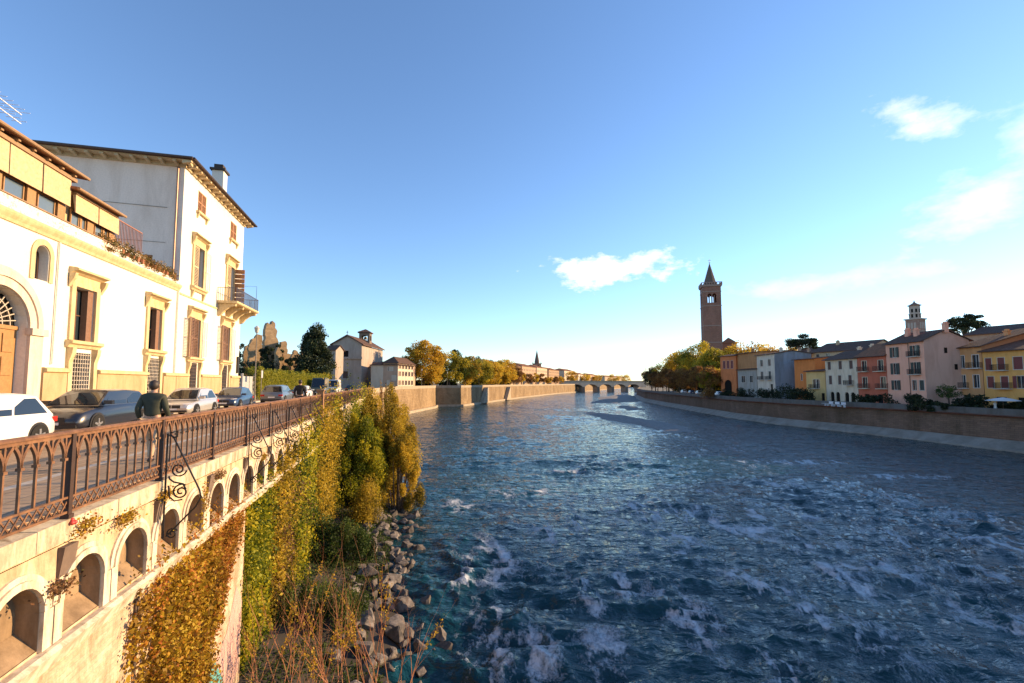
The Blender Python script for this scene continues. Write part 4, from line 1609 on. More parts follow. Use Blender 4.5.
# ------------------------------------------------------------------ generic house
def house(name, label, A, B, depth, base, eave, wall_mat, rows, roof=("gable", 2.2), roof_mat=None, side_mat=None, trim=None, shut=None, cat="house", over=.55, group=None, chimneys=(), extra=None, simple=False):
    """A house whose front runs from A (left as one faces it) to B; rows are (z0, z1, [(centre, width, style)...]) above the base."""
    d = Vector((B[0] - A[0], B[1] - A[1]))
    wd = d.length
    T = Thing(name, label, cat, (A[0], A[1], base), math.atan2(d.y, d.x), group)
    h = eave - base
    holes = []
    for z0, z1, ws in rows:
        for c, w_, st in ws:
            x = c * wd
            hole = (x - w_ / 2, x + w_ / 2, z0, z1)
            if st.startswith("arch"):
                hole += (w_ / 2,)
            holes.append(hole + ((0,) if len(hole) == 4 else ()))
    m = MB()
    wall_face(m, 0, wd, 0, h, holes, 0, .22, 0)
    rise = roof[1]
    if roof[0] == "gable":
        sides = [(0, 0), (depth, 0), (depth, h), (depth / 2, h + rise - .12), (0, h)]
    elif roof[0] == "shed":
        sides = [(0, 0), (depth, 0), (depth, h + rise - .1), (0, h)]
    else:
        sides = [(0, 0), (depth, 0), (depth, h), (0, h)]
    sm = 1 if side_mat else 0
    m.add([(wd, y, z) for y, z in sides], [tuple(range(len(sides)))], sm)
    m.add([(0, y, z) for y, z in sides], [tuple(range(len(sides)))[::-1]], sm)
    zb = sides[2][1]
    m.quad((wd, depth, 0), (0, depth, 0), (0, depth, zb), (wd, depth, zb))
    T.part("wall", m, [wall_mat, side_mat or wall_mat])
    o, t = over, .16
    m = MB(); m.closed = True
    if roof[0] == "gable":
        s = rise / (depth / 2)
        m.prism([(-o, h - s * o), (depth / 2, h + rise), (depth + o, h - s * o), (depth + o, h - s * o + t), (depth / 2, h + rise + t), (-o, h - s * o + t)], 'X', -o * .6, wd + o * .6)
    elif roof[0] == "shed":
        s = rise / depth
        m.prism([(-o, h - s * o), (depth + .1, h + rise + s * .1), (depth + .1, h + rise + t), (-o, h - s * o + t)], 'X', -o * .5, wd + o * .5)
    elif roof[0] == "hip":
        k = min(wd, depth) / 2
        b4 = [(-o, -o, h), (wd + o, -o, h), (wd + o, depth + o, h), (-o, depth + o, h)]
        if wd >= depth:
            r2 = [(k, depth / 2, h + rise), (wd - k, depth / 2, h + rise)]
            fs = [(0, 1, 5, 4), (1, 2, 5), (2, 3, 4, 5), (3, 0, 4)]
        else:
            r2 = [(wd / 2, k, h + rise), (wd / 2, depth - k, h + rise)]
            fs = [(0, 1, 4), (1, 2, 5, 4), (2, 3, 5), (3, 0, 4, 5)]
        m.add(b4 + r2 + [(x, y, h - .14) for x, y, _ in b4], fs + [(0, 6, 7, 1), (1, 7, 8, 2), (2, 8, 9, 3), (3, 9, 6, 0), (9, 8, 7, 6)])
    else:
        m.box(-.1, wd + .1, -.1, depth + .1, h, h + .35)
    rf = T.part("roof", m, roof_mat or tiles)
    if not simple:
        m = MB(); m.closed = True
        m.tube([(-o * .5, -o - .05, h - (rise / (depth / 2 if roof[0] == "gable" else depth)) * o * (roof[0] != "hip") + .05), (wd + o * .5, -o - .05, h - (rise / (depth / 2 if roof[0] == "gable" else depth)) * o * (roof[0] != "hip") + .05)], .07, 6)
        T.part("gutter", m, plain("dark_gutter", (.07, .045, .035), .5, .3), rf)
    for cx, cy, ch_ in chimneys:
        zc = h + rise * (1 - abs(cy - depth / 2) / (depth / 2)) if roof[0] == "gable" else h + rise * .5
        m = MB(); m.closed = True
        m.box(cx - .35, cx + .35, cy - .3, cy + .3, zc - .5, zc + ch_)
        m.box(cx - .45, cx + .45, cy - .4, cy + .4, zc + ch_ + .002, zc + ch_ + .14)
        m.box(cx - .25, cx + .25, cy - .2, cy + .2, zc + ch_ + .142, zc + ch_ + .42)
        T.part("chimney", m, wall_mat, rf)
    trim = trim or plain("pale_window_trim", (.52, .46, .38), .8)
    for z0, z1, ws in rows:
        for c, w_, st in ws:
            x0, x1 = c * wd - w_ / 2, c * wd + w_ / 2
            if st in ("dark", "archdark"):
                m = MB(); m.box(x0, x1, .2, .24, z0, z1)
                T.part("door", m, dark_void)
                continue
            m = MB(); m.closed = True
            f = .09
            m.box(x0 - f, x0, -.03, .05, z0 - f, z1 + f); m.box(x1, x1 + f, -.03, .05, z0 - f, z1 + f)
            m.box(x0, x1, -.03, .05, z1, z1 + f); m.box(x0 - .04, x1 + .04, -.07, .05, z0 - f - .02, z0 - .003)
            m.box((x0 + x1) / 2 - .03, (x0 + x1) / 2 + .03, .10, .16, z0, z1)
            fr = T.part("window", m, trim)
            T.part("pane", MB().quad((x0, .17, z0), (x1, .17, z0), (x1, .17, z1), (x0, .17, z1)), pane_m, fr)
            sh = shut or plain("dark_green_shutter", (.035, .045, .035), .6)
            if "shut" in st:
                for a, b in ((x0 - w_ / 2 - .02, x0 - .02), (x1 + .02, x1 + w_ / 2 + .02)):
                    m = MB(); m.closed = True
                    m.box(a, b, -.09, -.04, z0 - .03, z1 + .03)
                    for q in range(7):
                        zz = z0 + (z1 - z0) * (q + .5) / 7
                        m.box(a + .05, b - .05, -.105, -.092, zz - .08, zz + .06)
                    T.part("shutter", m, sh)
            if "closed" in st:
                m = MB(); m.closed = True
                m.box(x0 + .02, x1 - .02, .06, .095, z0, z1)
                for q in range(8):
                    zz = z0 + (z1 - z0) * (q + .5) / 8
                    m.box(x0 + .06, x1 - .06, .045, .059, zz - .07, zz + .05)
                T.part("shutter", m, sh)
            if "balc" in st:
                a, b = x0 - .55, x1 + .55
                m = MB(); m.closed = True
                m.box(a, b, -.85, -.001, z0 - .22, z0 - .105)
                bl = T.part("balcony", m, trim)
                m = MB(); m.closed = True
                n = int((b - a) / .14)
                for q in range(n + 1):
                    xx = a + (b - a) * q / n
                    m.box(xx - .014, xx + .014, -.83, -.80, z0 - .104, z0 + .85)
                for xx in (a, b):
                    for q in np.arange(-.8, -.05, .14):
                        m.box(xx - .014, xx + .014, q - .014, q + .014, z0 - .104, z0 + .85)
                    m.box(xx - .025, xx + .025, -.79, -.03, z0 + .85, z0 + .89)
                m.box(a - .03, b + .03, -.84, -.79, z0 + .85, z0 + .89)
                T.part("balcony_rail", m, black_iron, bl)
    if extra:
        extra(T, wd, h, rf)
    return T


def xy(px, Y):
    p = at(px, 383, Y)
    return (p.x, p.y)


# ------------------------------------------------------------------ right bank
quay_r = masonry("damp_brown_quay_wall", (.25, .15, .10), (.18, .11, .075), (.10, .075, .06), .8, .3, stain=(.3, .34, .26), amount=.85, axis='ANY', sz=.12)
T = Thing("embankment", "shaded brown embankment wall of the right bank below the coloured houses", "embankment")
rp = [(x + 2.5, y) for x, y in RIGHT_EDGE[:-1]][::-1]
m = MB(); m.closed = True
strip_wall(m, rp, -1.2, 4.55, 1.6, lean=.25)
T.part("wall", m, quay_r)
m = MB(); m.closed = True
strip_wall(m, [(x - .10, y) for x, y in rp], 4.554, 4.86, .7)
T.part("brick_band", m, masonry("red_brick_band", (.30, .115, .07), (.23, .09, .055), (.18, .12, .09), .26, .08, amount=.5, axis='ANY'))
m = MB(); m.closed = True
strip_wall(m, [(x + .06, y) for x, y in rp], 4.864, 5.78, .42)
T.part("parapet", m, plaster("grey_parapet_render", (.15, .135, .12), amount=.7, scale=.5))
m = MB(); m.closed = True
ptsf, fsf = [], []
for i, (x, y) in enumerate(RIGHT_EDGE[:-1]):
    ptsf += [(x, y, -1.2), (x + .1, y, .22), (x + 2.55, y, 1.45), (x + 2.6, y, -1.2)]
for i in range(len(RIGHT_EDGE) - 2):
    for k in range(4):
        k2 = (k + 1) % 4
        fsf.append((i * 4 + k, i * 4 + 4 + k, i * 4 + 4 + k2, i * 4 + k2))
m.add(ptsf, fsf)
T.part("footing", m, plaster("concrete_footing", (.34, .30, .25), stain=(.45, .42, .38), amount=.8, scale=.25))

green_sh, brown_sh = plain("dark_green_shutter", (.035, .045, .035), .6), plain("dull_brown_shutter", (.10, .05, .035), .65)
red_sh = plain("wine_red_shutter", (.17, .035, .03), .6)
tiles_far = roof_tiles("brown_grey_tiles", (.13, .075, .055), (.06, .045, .04))

house("town_house", "narrow orange house with dark red windows over a pointed arch doorway", xy(721, 157), xy(736.6, 151), 9, QUAY, at(737, 355.5, 151).z, plaster("orange_red_render", (.68, .22, .08), amount=.5),
      [(1.0, 5.8, [(.46, 3.0, "archdark")]), (9.6, 12.2, [(.25, .95, "closed"), (.5, .95, "closed"), (.75, .95, "closed")])], shut=red_sh, roof=("gable", .7), trim=plain("pink_trim", (.50, .34, .26), .8), roof_mat=tiles_far)
house("town_house", "plain ochre brown house between the narrow orange house and the white balcony house", xy(737, 152), xy(757.5, 139.5), 10, QUAY, at(757, 352, 139.5).z, plaster("ochre_brown_render", (.50, .24, .10), amount=.6),
      [(6.2, 8.0, [(.2, 1.0, "plain")])], roof=("shed", .5), chimneys=((3, 4, 1.2),), roof_mat=tiles_far)
house("garden_annex", "low whitish annex with two wide windows in front of the ochre brown house", xy(738, 147), xy(757, 136.5), 4, QUAY, at(757, 369, 136.5).z, plaster("dusty_white_render", (.40, .36, .31), amount=.6),
      [(4.9, 6.9, [(.3, 2.0, "plain"), (.72, 1.6, "plain")])], roof=("shed", .5), roof_mat=tiles_far)
house("town_house", "white house with two balconies and a bare grey blue side wall", xy(757.6, 136.4), xy(775.3, 126.5), 10, QUAY, at(775, 353.5, 126.5).z, plaster("cool_white_render", (.72, .60, .47), amount=.5),
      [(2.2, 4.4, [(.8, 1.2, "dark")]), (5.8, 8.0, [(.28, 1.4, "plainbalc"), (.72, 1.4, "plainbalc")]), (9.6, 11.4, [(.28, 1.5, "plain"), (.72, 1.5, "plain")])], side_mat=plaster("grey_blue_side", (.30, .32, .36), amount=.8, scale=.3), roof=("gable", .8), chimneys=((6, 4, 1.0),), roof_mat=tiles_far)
house("town_house", "plain deep orange house without windows behind the small yellow house", xy(795, 121), xy(816, 113.5), 8, QUAY, at(815, 358.5, 113.5).z, plaster("deep_orange_render", (.72, .23, .06), amount=.45), [(5.4, 7.0, [(.35, .5, "plain")])], roof=("shed", .8), roof_mat=tiles_far)
house("town_house", "small yellow house with paired arched windows over a balcony", xy(806.5, 112.5), xy(825.4, 107.5), 6, QUAY, at(825, 371, 107.5).z, plaster("straw_yellow_render", (.72, .47, .19), amount=.4),
      [(.1, 2.3, [(.25, .9, "dark"), (.85, .9, "dark")]), (3.5, 5.6, [(.45, .9, "archbalc"), (.62, .9, "arch")])], roof=("shed", .6), roof_mat=tiles_far)
house("town_house", "cream house with dark arches at its foot and brown shutters next to the red house", xy(826, 107.3), xy(857.8, 97.4), 10, QUAY, at(858, 357.5, 97.4).z, plaster("cream_grey_render", (.72, .58, .42), amount=.55),
      [(.1, 2.7, [(.2, 1.3, "archdark"), (.38, 1.3, "archdark"), (.66, 1.3, "archdark"), (.84, 1.3, "archdark")]), (4.4, 6.4, [(.16, 1.0, "closed"), (.46, .95, "closed"), (.78, 1.0, "closedbalc")]), (7.8, 9.6, [(.14, 1.0, "closed"), (.5, 1.0, "closed"), (.83, 1.0, "closed")])],
      shut=brown_sh, roof=("gable", 1.9), chimneys=((3, 6, 1.0), (8, 5, .8)), roof_mat=tiles_far)
house("town_house", "red house with cream window frames and two rows of iron balconies", xy(858.2, 97.2), xy(887.2, 90.6), 10, QUAY, at(887, 354.5, 90.6).z, plaster("brick_red_render", (.54, .15, .085), amount=.45),
      [(.1, 2.4, [(.3, 1.2, "dark"), (.75, 1.2, "dark")]), (3.7, 5.9, [(.25, 1.1, "plainbalc"), (.88, 1.1, "plainbalc")]), (7.2, 9.3, [(.25, 1.1, "plainbalc"), (.82, 1.1, "plainbalc")])], trim=plain("cream_trim", (.62, .55, .40), .7), roof=("gable", 2.6), roof_mat=tiles_warm)


def pink_extra(T, wd, h, rf):
    for y, z in ((3.9, 10.6), (5.6, 7.6)):
        m = MB(); m.closed = True
        m.box(wd - .04, wd + .02, y - .28, y + .28, z - .5, z + .5)
        T.part("side_window", m, dark_void)
    m = MB(); m.closed = True
    m.tube([(wd * .62, -.08, h - .3), (wd * .62, -.08, 1.0)], .05, 6)
    T.part("downpipe", m, plain("dark_gutter", (.07, .045, .035), .5, .3))


house("town_house", "tall pink house with dark green shutters and a bare rosy gable wall", xy(887.6, 90.4), xy(926, 82), 8.2, QUAY, at(926, 340, 82).z, plaster("salmon_pink_render", (.86, .43, .29), amount=.3),
      [(3.4, 5.2, [(.24, 1.0, "plainshut"), (.72, .9, "plain"), (.9, .9, "closed")]), (6.4, 8.5, [(.24, 1.0, "plainshut"), (.78, 1.0, "plainshutbalc")]), (9.7, 11.6, [(.24, 1.0, "plainshut"), (.78, 1.0, "plainshutbalc")])],
      side_mat=plaster("shaded_pink_gable", (.66, .42, .33), amount=.5, scale=.3), roof=("gable", 1.9), chimneys=((2.2, 2.6, 1.3), (4.6, 2.2, 1.2), (8.6, 3.9, 1.1)), extra=pink_extra, roof_mat=tiles_far)  # gable coloured darker than the front, shade put into the render
house("town_house", "beige orange house with tall pale window frames set back beside the pink gable", xy(957.6, 82.8), xy(983.6, 78.3), 24, QUAY, at(984, 346, 78.3).z, plaster("beige_orange_render", (.70, .36, .16), amount=.4),
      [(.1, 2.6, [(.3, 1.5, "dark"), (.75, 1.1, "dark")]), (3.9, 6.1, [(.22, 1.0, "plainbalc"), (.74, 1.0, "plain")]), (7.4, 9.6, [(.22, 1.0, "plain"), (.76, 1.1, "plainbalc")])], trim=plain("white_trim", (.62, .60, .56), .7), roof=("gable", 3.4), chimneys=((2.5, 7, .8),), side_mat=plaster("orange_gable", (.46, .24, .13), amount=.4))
house("town_house", "bright yellow house with wine red shutters at the right edge of the photo", xy(984.2, 78), xy(1046, 69.5), 20, QUAY, at(984, 351.5, 78).z, plaster("bright_yellow_render", (.78, .40, .12), amount=.4),
      [(.2, 2.4, [(.28, 1.6, "dark"), (.62, 1.2, "dark")]), (3.9, 5.8, [(.12, 1.0, "closed"), (.36, 1.05, "closedbalc"), (.62, 1.0, "plainshut"), (.86, 1.0, "plainshut")]), (6.9, 8.9, [(.10, .95, "closed"), (.32, 1.0, "closedbalc"), (.60, 1.3, "closed"), (.86, 1.0, "closed")])], shut=red_sh, roof=("gable", 2.6), chimneys=((6, 7, 1.0),))
# unseen houses added past the edge, height set to shade the left bank
house("town_house", "unseen tall ochre house added to shade the left bank", (82.5, 69), (83.5, 50), 16, QUAY, QUAY + 21.0, plaster("ochre_render", (.55, .36, .16), amount=.4), [(z, z + 1.9, [(.15, 1, "plainshut"), (.5, 1, "plainshut"), (.85, 1, "plainshut")]) for z in (4, 7.4, 10.8, 14.2, 17.6)], roof=("gable", 2.6))
house("town_house", "unseen long grey plastered house added to shade the left bank", (83.6, 49), (84, 20), 16, QUAY, QUAY + 21.0, plaster("warm_grey_render", (.48, .43, .36), amount=.4), [(z, z + 1.9, [(.12, 1, "plainshut"), (.37, 1, "plainshut"), (.63, 1, "plainshut"), (.88, 1, "plainshut")]) for z in (4, 7.4, 10.8, 14.2, 17.6)], roof=("gable", 2.6))
# second row
house("town_house", "beige house with a row of attic windows rising behind the cream house", xy(813, 127), xy(868, 114), 14, QUAY, at(868, 349, 114).z, plaster("beige_back_render", (.52, .40, .25), amount=.4),
      [(11.2, 12.6, [(.12, .9, "plain"), (.32, .9, "plain"), (.56, .9, "plain"), (.8, .9, "plain")])], roof=("gable", 2.6), chimneys=((4, 5, 1.0),), roof_mat=tiles_far, simple=True)
house("town_house", "grey roofed house behind the deep orange house", xy(776, 152), xy(818, 138), 12, QUAY, at(818, 356, 138).z, plaster("dull_beige_render", (.36, .27, .19), amount=.5), [(9.4, 10.8, [(.2, 1, "plain"), (.5, 1, "plain"), (.8, 1, "plain")])], roof=("gable", 2.2), chimneys=((5, 5, 1.2), (9, 4, 1)), roof_mat=tiles_far, simple=True)
house("town_house", "dark roofed house low behind the umbrella pine of the right bank", xy(786, 190), xy(840, 175), 14, QUAY, at(840, 352, 175).z, plaster("dull_beige_render", (.36, .27, .19), amount=.5), [(10, 11.6, [(.2, 1, "plain"), (.5, 1, "plain"), (.8, 1, "plain")])], roof=("hip", 3.0), roof_mat=tiles_far, simple=True)
house("town_house", "house with a long dark roof far behind the beige orange house", xy(968, 118), xy(1050, 104), 16, QUAY, at(1000, 332, 110).z, plaster("dull_beige_render", (.36, .27, .19), amount=.5), [(12, 13.4, [(.2, 1, "plain"), (.5, 1, "plain")])], roof=("gable", 2.4), roof_mat=tiles_far, simple=True)

# brick bell tower with a conical spire
brick_t = masonry("tower_brick", (.34, .18, .13), (.28, .145, .105), (.24, .17, .14), .9, .3, amount=.5, axis='ANY', sz=.1)
stone_t = plain("tower_stone_band", (.30, .22, .18), .85)
TW = at(713, 383, 257)
T = Thing("bell_tower", "tall brick bell tower with a dark pointed spire rising over the right bank trees", "bell tower", (TW.x, TW.y, QUAY), R(-14))
hw = 4.75
HT = at(713, 288, 257).z - QUAY
m = MB()
for k in range(4):
    c, s = math.cos(k * math.pi / 2), math.sin(k * math.pi / 2)
    mm = MB()
    op = [(-2.3, -.25, HT - 9.2, HT - 4.0, 1.0), (.25, 2.3, HT - 9.2, HT - 4.0, 1.0)]
    wall_face(mm, -hw, hw, 0, HT, op, -hw, 1.2, 0, 1)
    m.add([(x * c - y * s, x * s + y * c, z) for x, y, z in mm.v], mm.f)
T.part("shaft", m, [brick_t])
m = MB(); m.closed = True
m.box(-hw + 1.3, hw - 1.3, -hw + 1.3, hw - 1.3, HT - 12, HT - 9.3)
T.part("belfry_floor", m, stone_t)
for z, w_ in ((HT * .30, .12), (HT * .46, .12), (HT * .62, .12), (HT - 11.2, .2), (HT - 3.2, .18)):
    m = MB(); m.closed = True
    m.box(-hw - w_, hw + w_, -hw - w_, hw + w_, z, z + .45)
    T.part("string_course", m, stone_t)
for k in range(4):
    c, s = math.cos(k * math.pi / 2), math.sin(k * math.pi / 2)
    m = MB(); m.closed = True
    for x in (-1.27, 1.27):
        pts = [(x - .12, -hw + .3), (x + .12, -hw + .3), (x + .12, -hw + .55), (x - .12, -hw + .55)]
        m.prism([(a * c - b * s, a * s + b * c) for a, b in pts], 'Z', HT - 9.2, HT - 5.0)
    T.part("mullion", m, stone_t)
m = MB(); m.closed = True
m.box(-hw - .55, hw + .55, -hw - .55, hw + .55, HT, HT + .7)
m.box(-hw - .75, hw + .75, -hw - .75, hw + .75, HT + .704, HT + 1.0)
for i in range(9):
    q = -hw - .5 + (2 * hw + 1.0) * i / 8
    for u, v in ((q, -hw - .6), (q, hw + .3), (-hw - .6, q), (hw + .3, q)):
        m.box(u - .12, u + .2, v - .1, v + .3, HT + 1.004, HT + 2.1)
m.box(-hw - .7, hw + .7, -hw - .7, -hw - .2, HT + 2.104, HT + 2.4); m.box(-hw - .7, hw + .7, hw + .2, hw + .7, HT + 2.104, HT + 2.4)
m.box(-hw - .7, -hw - .2, -hw - .19, hw + .19, HT + 2.104, HT + 2.4); m.box(hw + .2, hw + .7, -hw - .19, hw + .19, HT + 2.104, HT + 2.4)
T.part("gallery", m, stone_t)
m = MB(); m.closed = True
zt = at(713, 263.5, 257).z - QUAY
m.lathe([(3.7, HT + 1.1), (3.7, HT + 2.6), (3.3, HT + 3.0), (.12, zt)], 10)
sp = T.part("spire", m, plain("spire_brown_tiles", (.12, .085, .065), .9))
m = MB(); m.closed = True
m.tube([(0, 0, zt - .3), (0, 0, zt + 2.6)], .10, 6); m.bar((-.8, 0, zt + 1.7), (.8, 0, zt + 1.7), .14); m.lathe([(.05, zt), (.4, zt + .35), (.05, zt + .7)], 8)
T.part("cross", m, black_iron, sp)

# basilica roof beside it
a = at(722, 383, 268); b = at(790, 383, 250)
house("basilica", "long brick church roof showing above the golden trees next to the bell tower", (a.x, a.y), (b.x, b.y), 24, QUAY, at(760, 362, 260).z, brick_t, [(14, 18, [(.2, 1.2, "arch"), (.4, 1.2, "arch"), (.6, 1.2, "arch"), (.8, 1.2, "arch")])], roof=("gable", 3.2), cat="church", roof_mat=tiles_warm, simple=True)
a = at(724, 383, 264); b = at(738, 383, 262)
house("transept", "small brick gable standing beside the foot of the bell tower", (a.x, a.y), (b.x, b.y), 8, QUAY, at(731, 343, 263).z, brick_t, [(24, 26, [(.5, 1.0, "arch")])], roof=("hip", 3.6), cat="church", roof_mat=tiles_warm, simple=True)

# octagonal tower far behind
TW = at(919, 383, 450)
T = Thing("city_tower", "far brick and white stone tower with an octagonal lantern above the pink house", "tower", (TW.x, TW.y, QUAY), R(20))
z1, z2, z3 = at(919, 320, 450).z - QUAY, at(919, 318, 450).z - QUAY, at(919, 306, 450).z - QUAY
white_t = plaster("tower_white_stone", (.46, .38, .32), amount=.4)
m = MB(); m.closed = True
m.box(-5.6, 5.6, -5.6, 5.6, 0, z1)
T.part("shaft", m, masonry("striped_tower_brick", (.34, .20, .15), (.40, .30, .24), (.25, .2, .17), 3, 1.2, axis='ANY', amount=.3))
m = MB(); m.closed = True
m.box(-6.6, 6.6, -6.6, 6.6, z1 + .01, z1 + 1.2)
for k in range(4):
    for q in (-2.6, 0, 2.6):
        c, s = math.cos(k * math.pi / 2), math.sin(k * math.pi / 2)
        pp = [(q - .8, -5.75), (q + .8, -5.75), (q + .8, -5.61), (q - .8, -5.61)]
        m.prism([(a * c - b * s, a * s + b * c) for a, b in pp], 'Z', z1 - 9, z1 - 3)
T.part("terrace", m, white_t)
m = MB(); m.closed = True
m.lathe([(4.6, z1 + 1.62), (4.6, z1 + 5.5), (5.2, z1 + 5.6), (5.2, z1 + 6.2), (4.3, z1 + 6.3), (4.3, z3)], 8, phase=math.pi / 8)
T.part("lantern", m, white_t)
m = MB(); m.closed = True
for k in range(8):
    t = 2 * math.pi * k / 8
    for zz in (z1 + 2.2, z1 + 7.4):
        r = 4.3 if zz < z1 + 5 else 4.02
        cx, cy = math.cos(t) * r, math.sin(t) * r
        ux, uy = -math.sin(t), math.cos(t)
        q = [(cx + ux * u + math.cos(t) * v, cy + uy * u + math.sin(t) * v) for u, v in ((-.8, 0), (.8, 0), (.8, .12), (-.8, .12))]
        m.prism(q, 'Z', zz, zz + 3.4)
T.part("lantern_opening", m, dark_void)
m = MB(); m.closed = True
m.lathe([(5.4, z3 + .01), (5.4, z3 + .8), (4.4, z3 + 1.1), (1.0, z3 + 3.2), (.1, z3 + 5.6)], 8, phase=math.pi / 8)
T.part("cap", m, plain("tower_cap_tiles", (.20, .11, .08), .9))

# gravel bars in the shallow water by the right bank
gravel = ground_mat("wet_gravel", (.15, .14, .13), (.25, .235, .215), 1.2)


def gravel_bar(cx, cy, rx, ry, rot, h):
    n1, n2 = 48, 14
    V, F = [], []
    for i in range(n2 + 1):
        t = i / n2
        for k in range(n1):
            a = 2 * math.pi * k / n1
            w_ = 1 + .22 * math.sin(2 * a + 1) + .13 * math.sin(5 * a) + .07 * math.sin(9 * a + 2)
            x, y = rx * t * w_ * math.cos(a), ry * t * w_ * math.sin(a)
            V.append((cx + x * math.cos(rot) - y * math.sin(rot), cy + x * math.sin(rot) + y * math.cos(rot), h * (1 - t ** 1.6) - .25 * t + .06 * math.sin(x * 1.3) * math.cos(y * .9)))
    for i in range(n2):
        for k in range(n1):
            k2 = (k + 1) % n1
            F.append((i * n1 + k, (i + 1) * n1 + k, (i + 1) * n1 + k2, i * n1 + k2))
    me = np_mesh("gravel_bar", np.array(V), np.array(F), gravel, smooth=True)
    tag(link("gravel_bar", me), kind="structure")


gravel_bar(30, 118, 31, 7, R(97), .8)
gravel_bar(68, 290, 78, 17, R(72), 1.1)
gravel_bar(45, 175, 18, 6, R(80), .55)

# ------------------------------------------------------------------ far left bank
old_stone = masonry("ruined_stone", (.50, .35, .20), (.38, .265, .15), (.22, .17, .12), .7, .32, stain=(.4, .36, .3), amount=.7, axis='ANY', sz=.3)


def slab(T, name, outline, Y, thick, mat):
    """An upright wall whose ragged outline is set out in metres at distance Y."""
    fine = []
    for (x0, y0), (x1, y1) in zip(outline, outline[1:] + outline[:1]):
        n = max(1, int(math.hypot(x1 - x0, y1 - y0) / 1.6))
        for i in range(n):
            j = 0 if i == 0 or min(y0, y1) > 380 else 1
            fine.append((x0 + (x1 - x0) * i / n + j * random.uniform(-.55, .55), y0 + (y1 - y0) * i / n + j * random.uniform(-1.1, 1.1)))
    P_ = [at(px, py, Y) for px, py in fine]
    b = T.e.location
    m = MB(); m.closed = True
    m.prism([(p.x - b.x, p.z - b.z) for p in P_], 'Y', 0, thick)
    return T.part(name, m, mat)


def ruin(label, outline, Y, thick, mat=old_stone, name="ruined_wall", rz=0.0):
    cx = sum(p[0] for p in outline) / len(outline)
    q = at(cx, 383, Y)
    T = Thing(name, label, "ruin", (q.x, Y, STREET - .2))
    ob = slab(T, "masonry", outline, Y, thick, mat)
    for v in ob.data.vertices:
        v.co.x *= 1.12
    T.e.rotation_euler = (0, 0, R(43))
    return T


ruin("broken sunlit wall stub left of the tall ruined tower", [(245, 392), (246, 352), (248, 346), (251, 344), (252, 340), (255, 338), (257, 334), (261, 335), (261, 392)], 112, 1.6)
ruin("dark broken wall joining the ruined tower on its left", [(257, 392), (256, 342), (259, 340), (263, 346), (266, 343), (268, 392)], 116, 1.5)
ruin("tall ragged ruined tower covered with ivy in the middle of the ruins", [(266, 392), (267, 334), (268, 326), (269, 323), (271, 325), (273, 321), (275, 323), (275, 328), (277, 331), (276, 337), (278, 342), (277, 392)], 110, 2.2, name="ruined_tower")
ruin("thin ruined pillar right of the tall ruined tower", [(282, 392), (281, 348), (282, 342), (285, 341), (287, 344), (286, 392)], 110, 1.6, name="ruined_pillar")
ruin("thin ruined pillar at the left end of the ruins", [(250, 392), (250, 345), (253, 340), (255, 347), (255, 392)], 104, 1.4, name="ruined_pillar")
ruin("broken pier between the tall ruined tower and the thin pillar", [(276, 392), (277, 352), (279, 347), (282, 356), (282, 392)], 104, 1.5, name="ruined_pillar")
ruin("short ruined pier with a ragged head in the low ruined wall", [(292, 392), (292, 358), (295, 350), (298, 352), (299, 360), (298, 392)], 104, 1.2, name="ruined_pillar")
ruin("low ruined wall with a taller jagged end beside the conifer", [(286, 392), (286, 355), (294, 354), (302, 354), (302, 346), (304, 342), (306, 345), (306, 356), (307, 392)], 108, 1.2)

grey_stone = plaster("weathered_grey_stone", (.40, .335, .28), stain=(.6, .55, .5), amount=.7, scale=.3)
a, b = at(325, 383, 150), at(335, 383, 149.5)
house("stone_house", "narrow stone house with a sunlit right flank beside the conifer", (a.x, a.y), (b.x, b.y), 5, STREET - .2, at(330, 349, 147).z, grey_stone, [(5, 6.4, [(.5, .9, "plain")])], roof=("gable", 1.5), roof_mat=tiles_far, simple=True)

# church with gabled facade
CY = 160
fa, fb = at(331.5, 383, CY), at(361, 383, CY)
wd = fb.x - fa.x
T = Thing("church", "grey stone church with a gabled facade, a square window and a dark doorway", "church", (fa.x, CY, STREET - .2), 0)
he, hp = at(346, 345, CY).z - STREET + .2, at(346, 336, CY).z - STREET + .2
m = MB()
zc = at(346, 358, CY).z - STREET + .2
wall_face(m, 0, wd, 0, he, [(wd * .38, wd * .55, he - 4.4, he - 2.0), (wd * .33, wd * .55, 3.6, 6.0)], 0, .5)
m.add([(0, 0, he), (wd, 0, he), (wd, 0, he + .3), (wd / 2, 0, hp), (0, 0, he + .3)], [(0, 1, 2, 3, 4)])
m.quad((wd, 0, 0), (wd, 26, 0), (wd, 26, he), (wd, 0, he)); m.quad((0, 26, 0), (0, 0, 0), (0, 0, he), (0, 26, he))
m.quad((wd, 26, 0), (0, 26, 0), (0, 26, he), (wd, 26, he))
T.part("wall", m, grey_stone)
m = MB(); m.closed = True
m.box(wd * .37, wd * .56, .4, .48, he - 4.5, he - 1.9)
T.part("window", m, dark_void)
m = MB(); m.closed = True
m.box(wd * .32, wd * .56, .4, .48, 3.5, 6.1)
T.part("door", m, plain("rusty_door", (.09, .05, .04), .8))
m = MB(); m.closed = True
m.box(-.4, wd + .4, -.5, .02, zc - .35, zc + .1); m.box(-.25, wd + .25, -.25, .02, zc + .104, zc + .4)
T.part("string_course", m, grey_stone)
m = MB(); m.closed = True
m.prism([(-.7, he - .1), (wd / 2, hp + .05), (wd + .7, he - .1), (wd + .7, he + .3), (wd / 2, hp + .5), (-.7, he + .3)], 'Y', -.6, 26.5)
rf = T.part("roof", m, tiles_far)
m = MB(); m.closed = True
